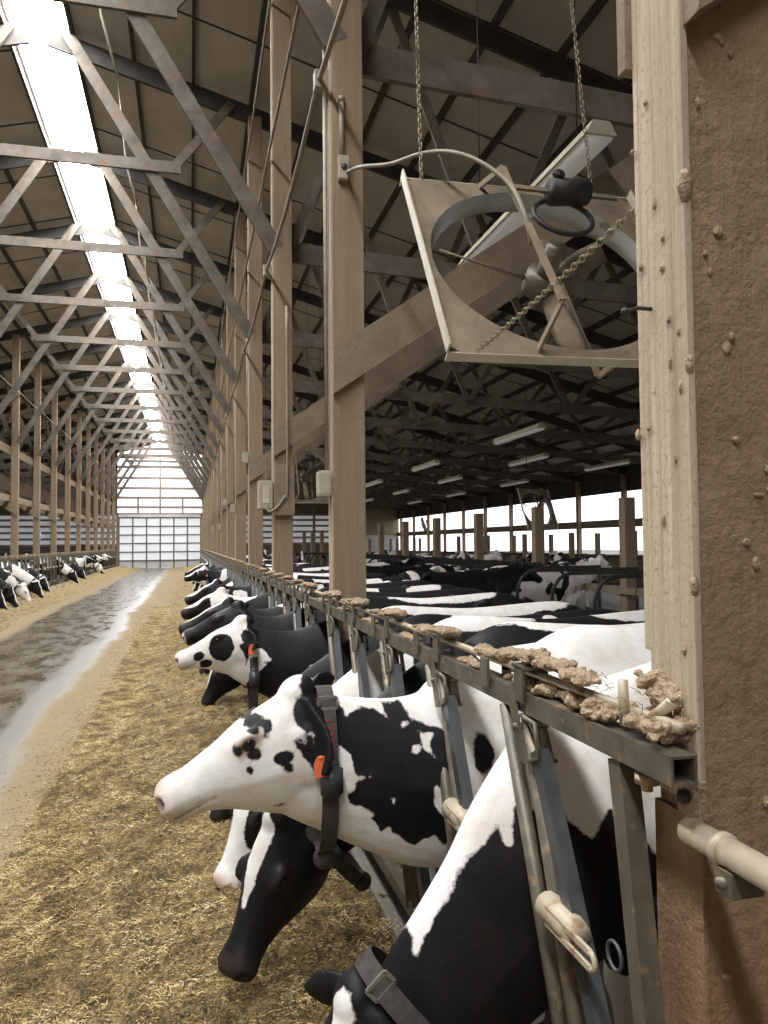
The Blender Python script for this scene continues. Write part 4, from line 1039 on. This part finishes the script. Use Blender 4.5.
fan.matrix_world = Matrix(((e2.x, e1.x, e3.x, ctr.x), (e2.y, e1.y, e3.y, ctr.y), (e2.z, e1.z, e3.z, ctr.z), (0, 0, 0, 1)))
def chain(p, q, label, ln=.034, sag=.0, rw=.0022):
    p = Vector(p); q = Vector(q); n = int((q-p).length/(ln*.74)); m = MB(); d = (q-p).normalized(); a = d.cross(Vector((0, 0, 1)))
    if a.length < .1: a = Vector((1, 0, 0))
    a.normalize(); b = d.cross(a)
    for i in range(n):
        tt = (i+.5)/n; c = p.lerp(q, tt)-Vector((0, 0, sag*4*tt*(1-tt))); w = a if i % 2 else b; w = (w+ (b if i % 2 else -a)*.4).normalized()
        m.tube([c+d*(ln/2*.95*math.cos(t_))+w*(ln*.27*math.sin(t_)) for t_ in [2*math.pi*k/10 for k in range(10)]], rw, 5, closed=True)
    tag(m.build('hanging_chain', M['chain']), label, 'chain')
chain(BL+e2*.12-e1*0.0+e3*.01, rayp(668, 178, 1.78), 'dusty chain slanting across the big fan towards the near post', sag=.01)
tl = BL+e1*1.20
chain(tl+e2*.10, (tl+e2*.10).x*Vector((1, 0, 0))+Vector((0, tl.y+.1, 5.0)), 'chain hanging the upper left corner of the big fan', rw=.003)
chain(tl+e2*1.0, Vector((tl.x+1.0, tl.y+.2, 4.9)), 'chain hanging the upper right corner of the big fan', rw=.003)
# distant fans
for (x, y, z, rz, lab) in ((9.6, 20.2, 2.62, .35, 'square fan hanging in front of the bright side wall'), (14.2, 46, 2.7, 1.2, 'round fan beside the timber bracing at the far corner of the pen'),
                           (2.2, 15.2, 3.05, .0, 'fan seen past the post with the junction box')):
    c = copy_tree(fan); tag(c, lab, 'fan'); c.matrix_world = Matrix.Translation((x, y, z)) @ Matrix.Rotation(rz, 4, 'Z') @ Matrix.Rotation(math.radians(70), 4, 'X')
    inv = c.matrix_world.inverted()
    for dx in (-.4, .4):
        MB().tube([inv @ Vector((x+dx*math.cos(rz), y+dx*math.sin(rz), z+.5)), inv @ Vector((x+dx*math.cos(rz), y+dx*math.sin(rz), roofz(x)+.01))], .008, 5).build('suspension_wire', M['dark'], c)

# ================================================================== ELECTRICAL BITS
p1 = PY[1]-.09; p2 = PY[2]-.09
o = MB().box(RX+.035, RX+.10, p1-.05, p1-.001, 3.95, 4.10, .008).build('junction_box', M['box']); tag(o, 'small junction box high on the post beside the fan cable', 'junction box')
MB().cyl((RX+.068, p1-.055, 4.025), (RX+.068, p1-.045, 4.025), .02, 12).build('cover_boss', M['dark'], o)
cb = [Vector((RX+.09, p1-.03, 4.0)), rayp(360, 167, 4.4), rayp(390, 164, 4.1), rayp(420, 154, 3.8), rayp(450, 152, 3.6), rayp(480, 162, 3.5), rayp(510, 185, 3.4), rayp(525, 215, 3.3), rayp(532, 245, 3.3)]
cbs = [tuple(v) for v in catmull([tuple(v) for v in cb], 5)]
tag(MB().tube(cbs, .011, 8).build('power_cable', M['conduit']), 'grey power cable looping from the junction box to the big fan', 'cable')
tag(MB().tube([(RX+.06, p1-.02, 4.09), (RX+.06, p1-.02, 4.45)], .016, 8).ball((RX+.06, p1-.02, 4.47), .025).build('conduit', M['conduit']), 'short conduit above the junction box on the post beside the fan', 'conduit')
tag(MB().tube([(RX-.03, p1+.08, 1.98), (RX-.03, p1+.08, 4.9)], .013, 8).build('conduit', M['conduit']), 'thin conduit down the pale edge of the post beside the fan', 'conduit')
tag(MB().box(RX-.095, RX-.013, p1+.0, p1+.12, 1.97, 2.13, .02).build('switch_box', M['box']), 'rounded switch box on the alley side of the post beside the fan', 'switch box')
o = MB().box(RX-.16, RX-.013, p2-.02, p2+.18, 2.05, 2.35, .015).build('control_box', M['box']); tag(o, 'cream control box on the alley face of the second post', 'control box')
MB().box(RX-.12, RX-.05, p2-.026, p2-.018, 2.11, 2.29, .003).build('box_door', M['fanedge'], o)
tag(MB().box(RX+.0, RX+.21, p2-.07, p2-.001, 1.98, 2.50, .006).build('mounting_board', M['beam']), 'square board behind the cream control box on the second post', 'board')
pts = [(RX+.13, p2-.09, 4.2), (RX+.13, p2-.09, 2.35), (RX+.10, p2-.09, 2.18), (RX+.02, p2-.09, 2.06), (RX-.06, p2-.06, 2.02), (RX-.08, p2-.03, 2.10)]
tag(MB().tube([tuple(v) for v in catmull(pts, 4)], .014, 8).build('conduit', M['conduit']), 'long conduit curling down beside the cream control box', 'conduit')
for k, z in ((3, 2.9), (4, 2.3), (5, 2.6), (6, 2.1), (8, 2.2)):
    tag(MB().box(RX-.10, RX-.013, PY[k]-.10, PY[k], z, z+.16, .01).build('junction_box', M['box']), 'small junction box on the alley face of a distant right-hand post', 'junction box', 'distant junction boxes')
    tag(MB().tube([(RX-.03, PY[k]-.05, z+.15), (RX-.03, PY[k]-.05, 4.9)], .012, 6).build('conduit', M['conduit']), 'conduit running up a distant right-hand post', 'conduit', 'distant conduits')
o = MB().box(LX+.001, LX+.03, PY[8]-.10, PY[8]+.10, 1.9, 2.2, .004).build('notice_sign', M['sign']); tag(o, 'small pale blue notice on a post left of the alley', 'sign')
MB().box(LX+.03, LX+.034, PY[8]-.07, PY[8]+.07, 2.06, 2.15).build('notice_text_area', M['white'], o)
# hanging thin rods from the ridge area
for k in range(2, 12):
    x = CX+1.05; tag(MB().tube([(x, PY[k]+.6, 8.9), (x+.12, PY[k]+.6, 7.6), (x+.30, PY[k]+.6, 6.9)], .018, 6).build('hanging_pipe', M['conduit']), 'thin pipe hanging beside the ridge braces', 'pipe', 'hanging pipes near the ridge')
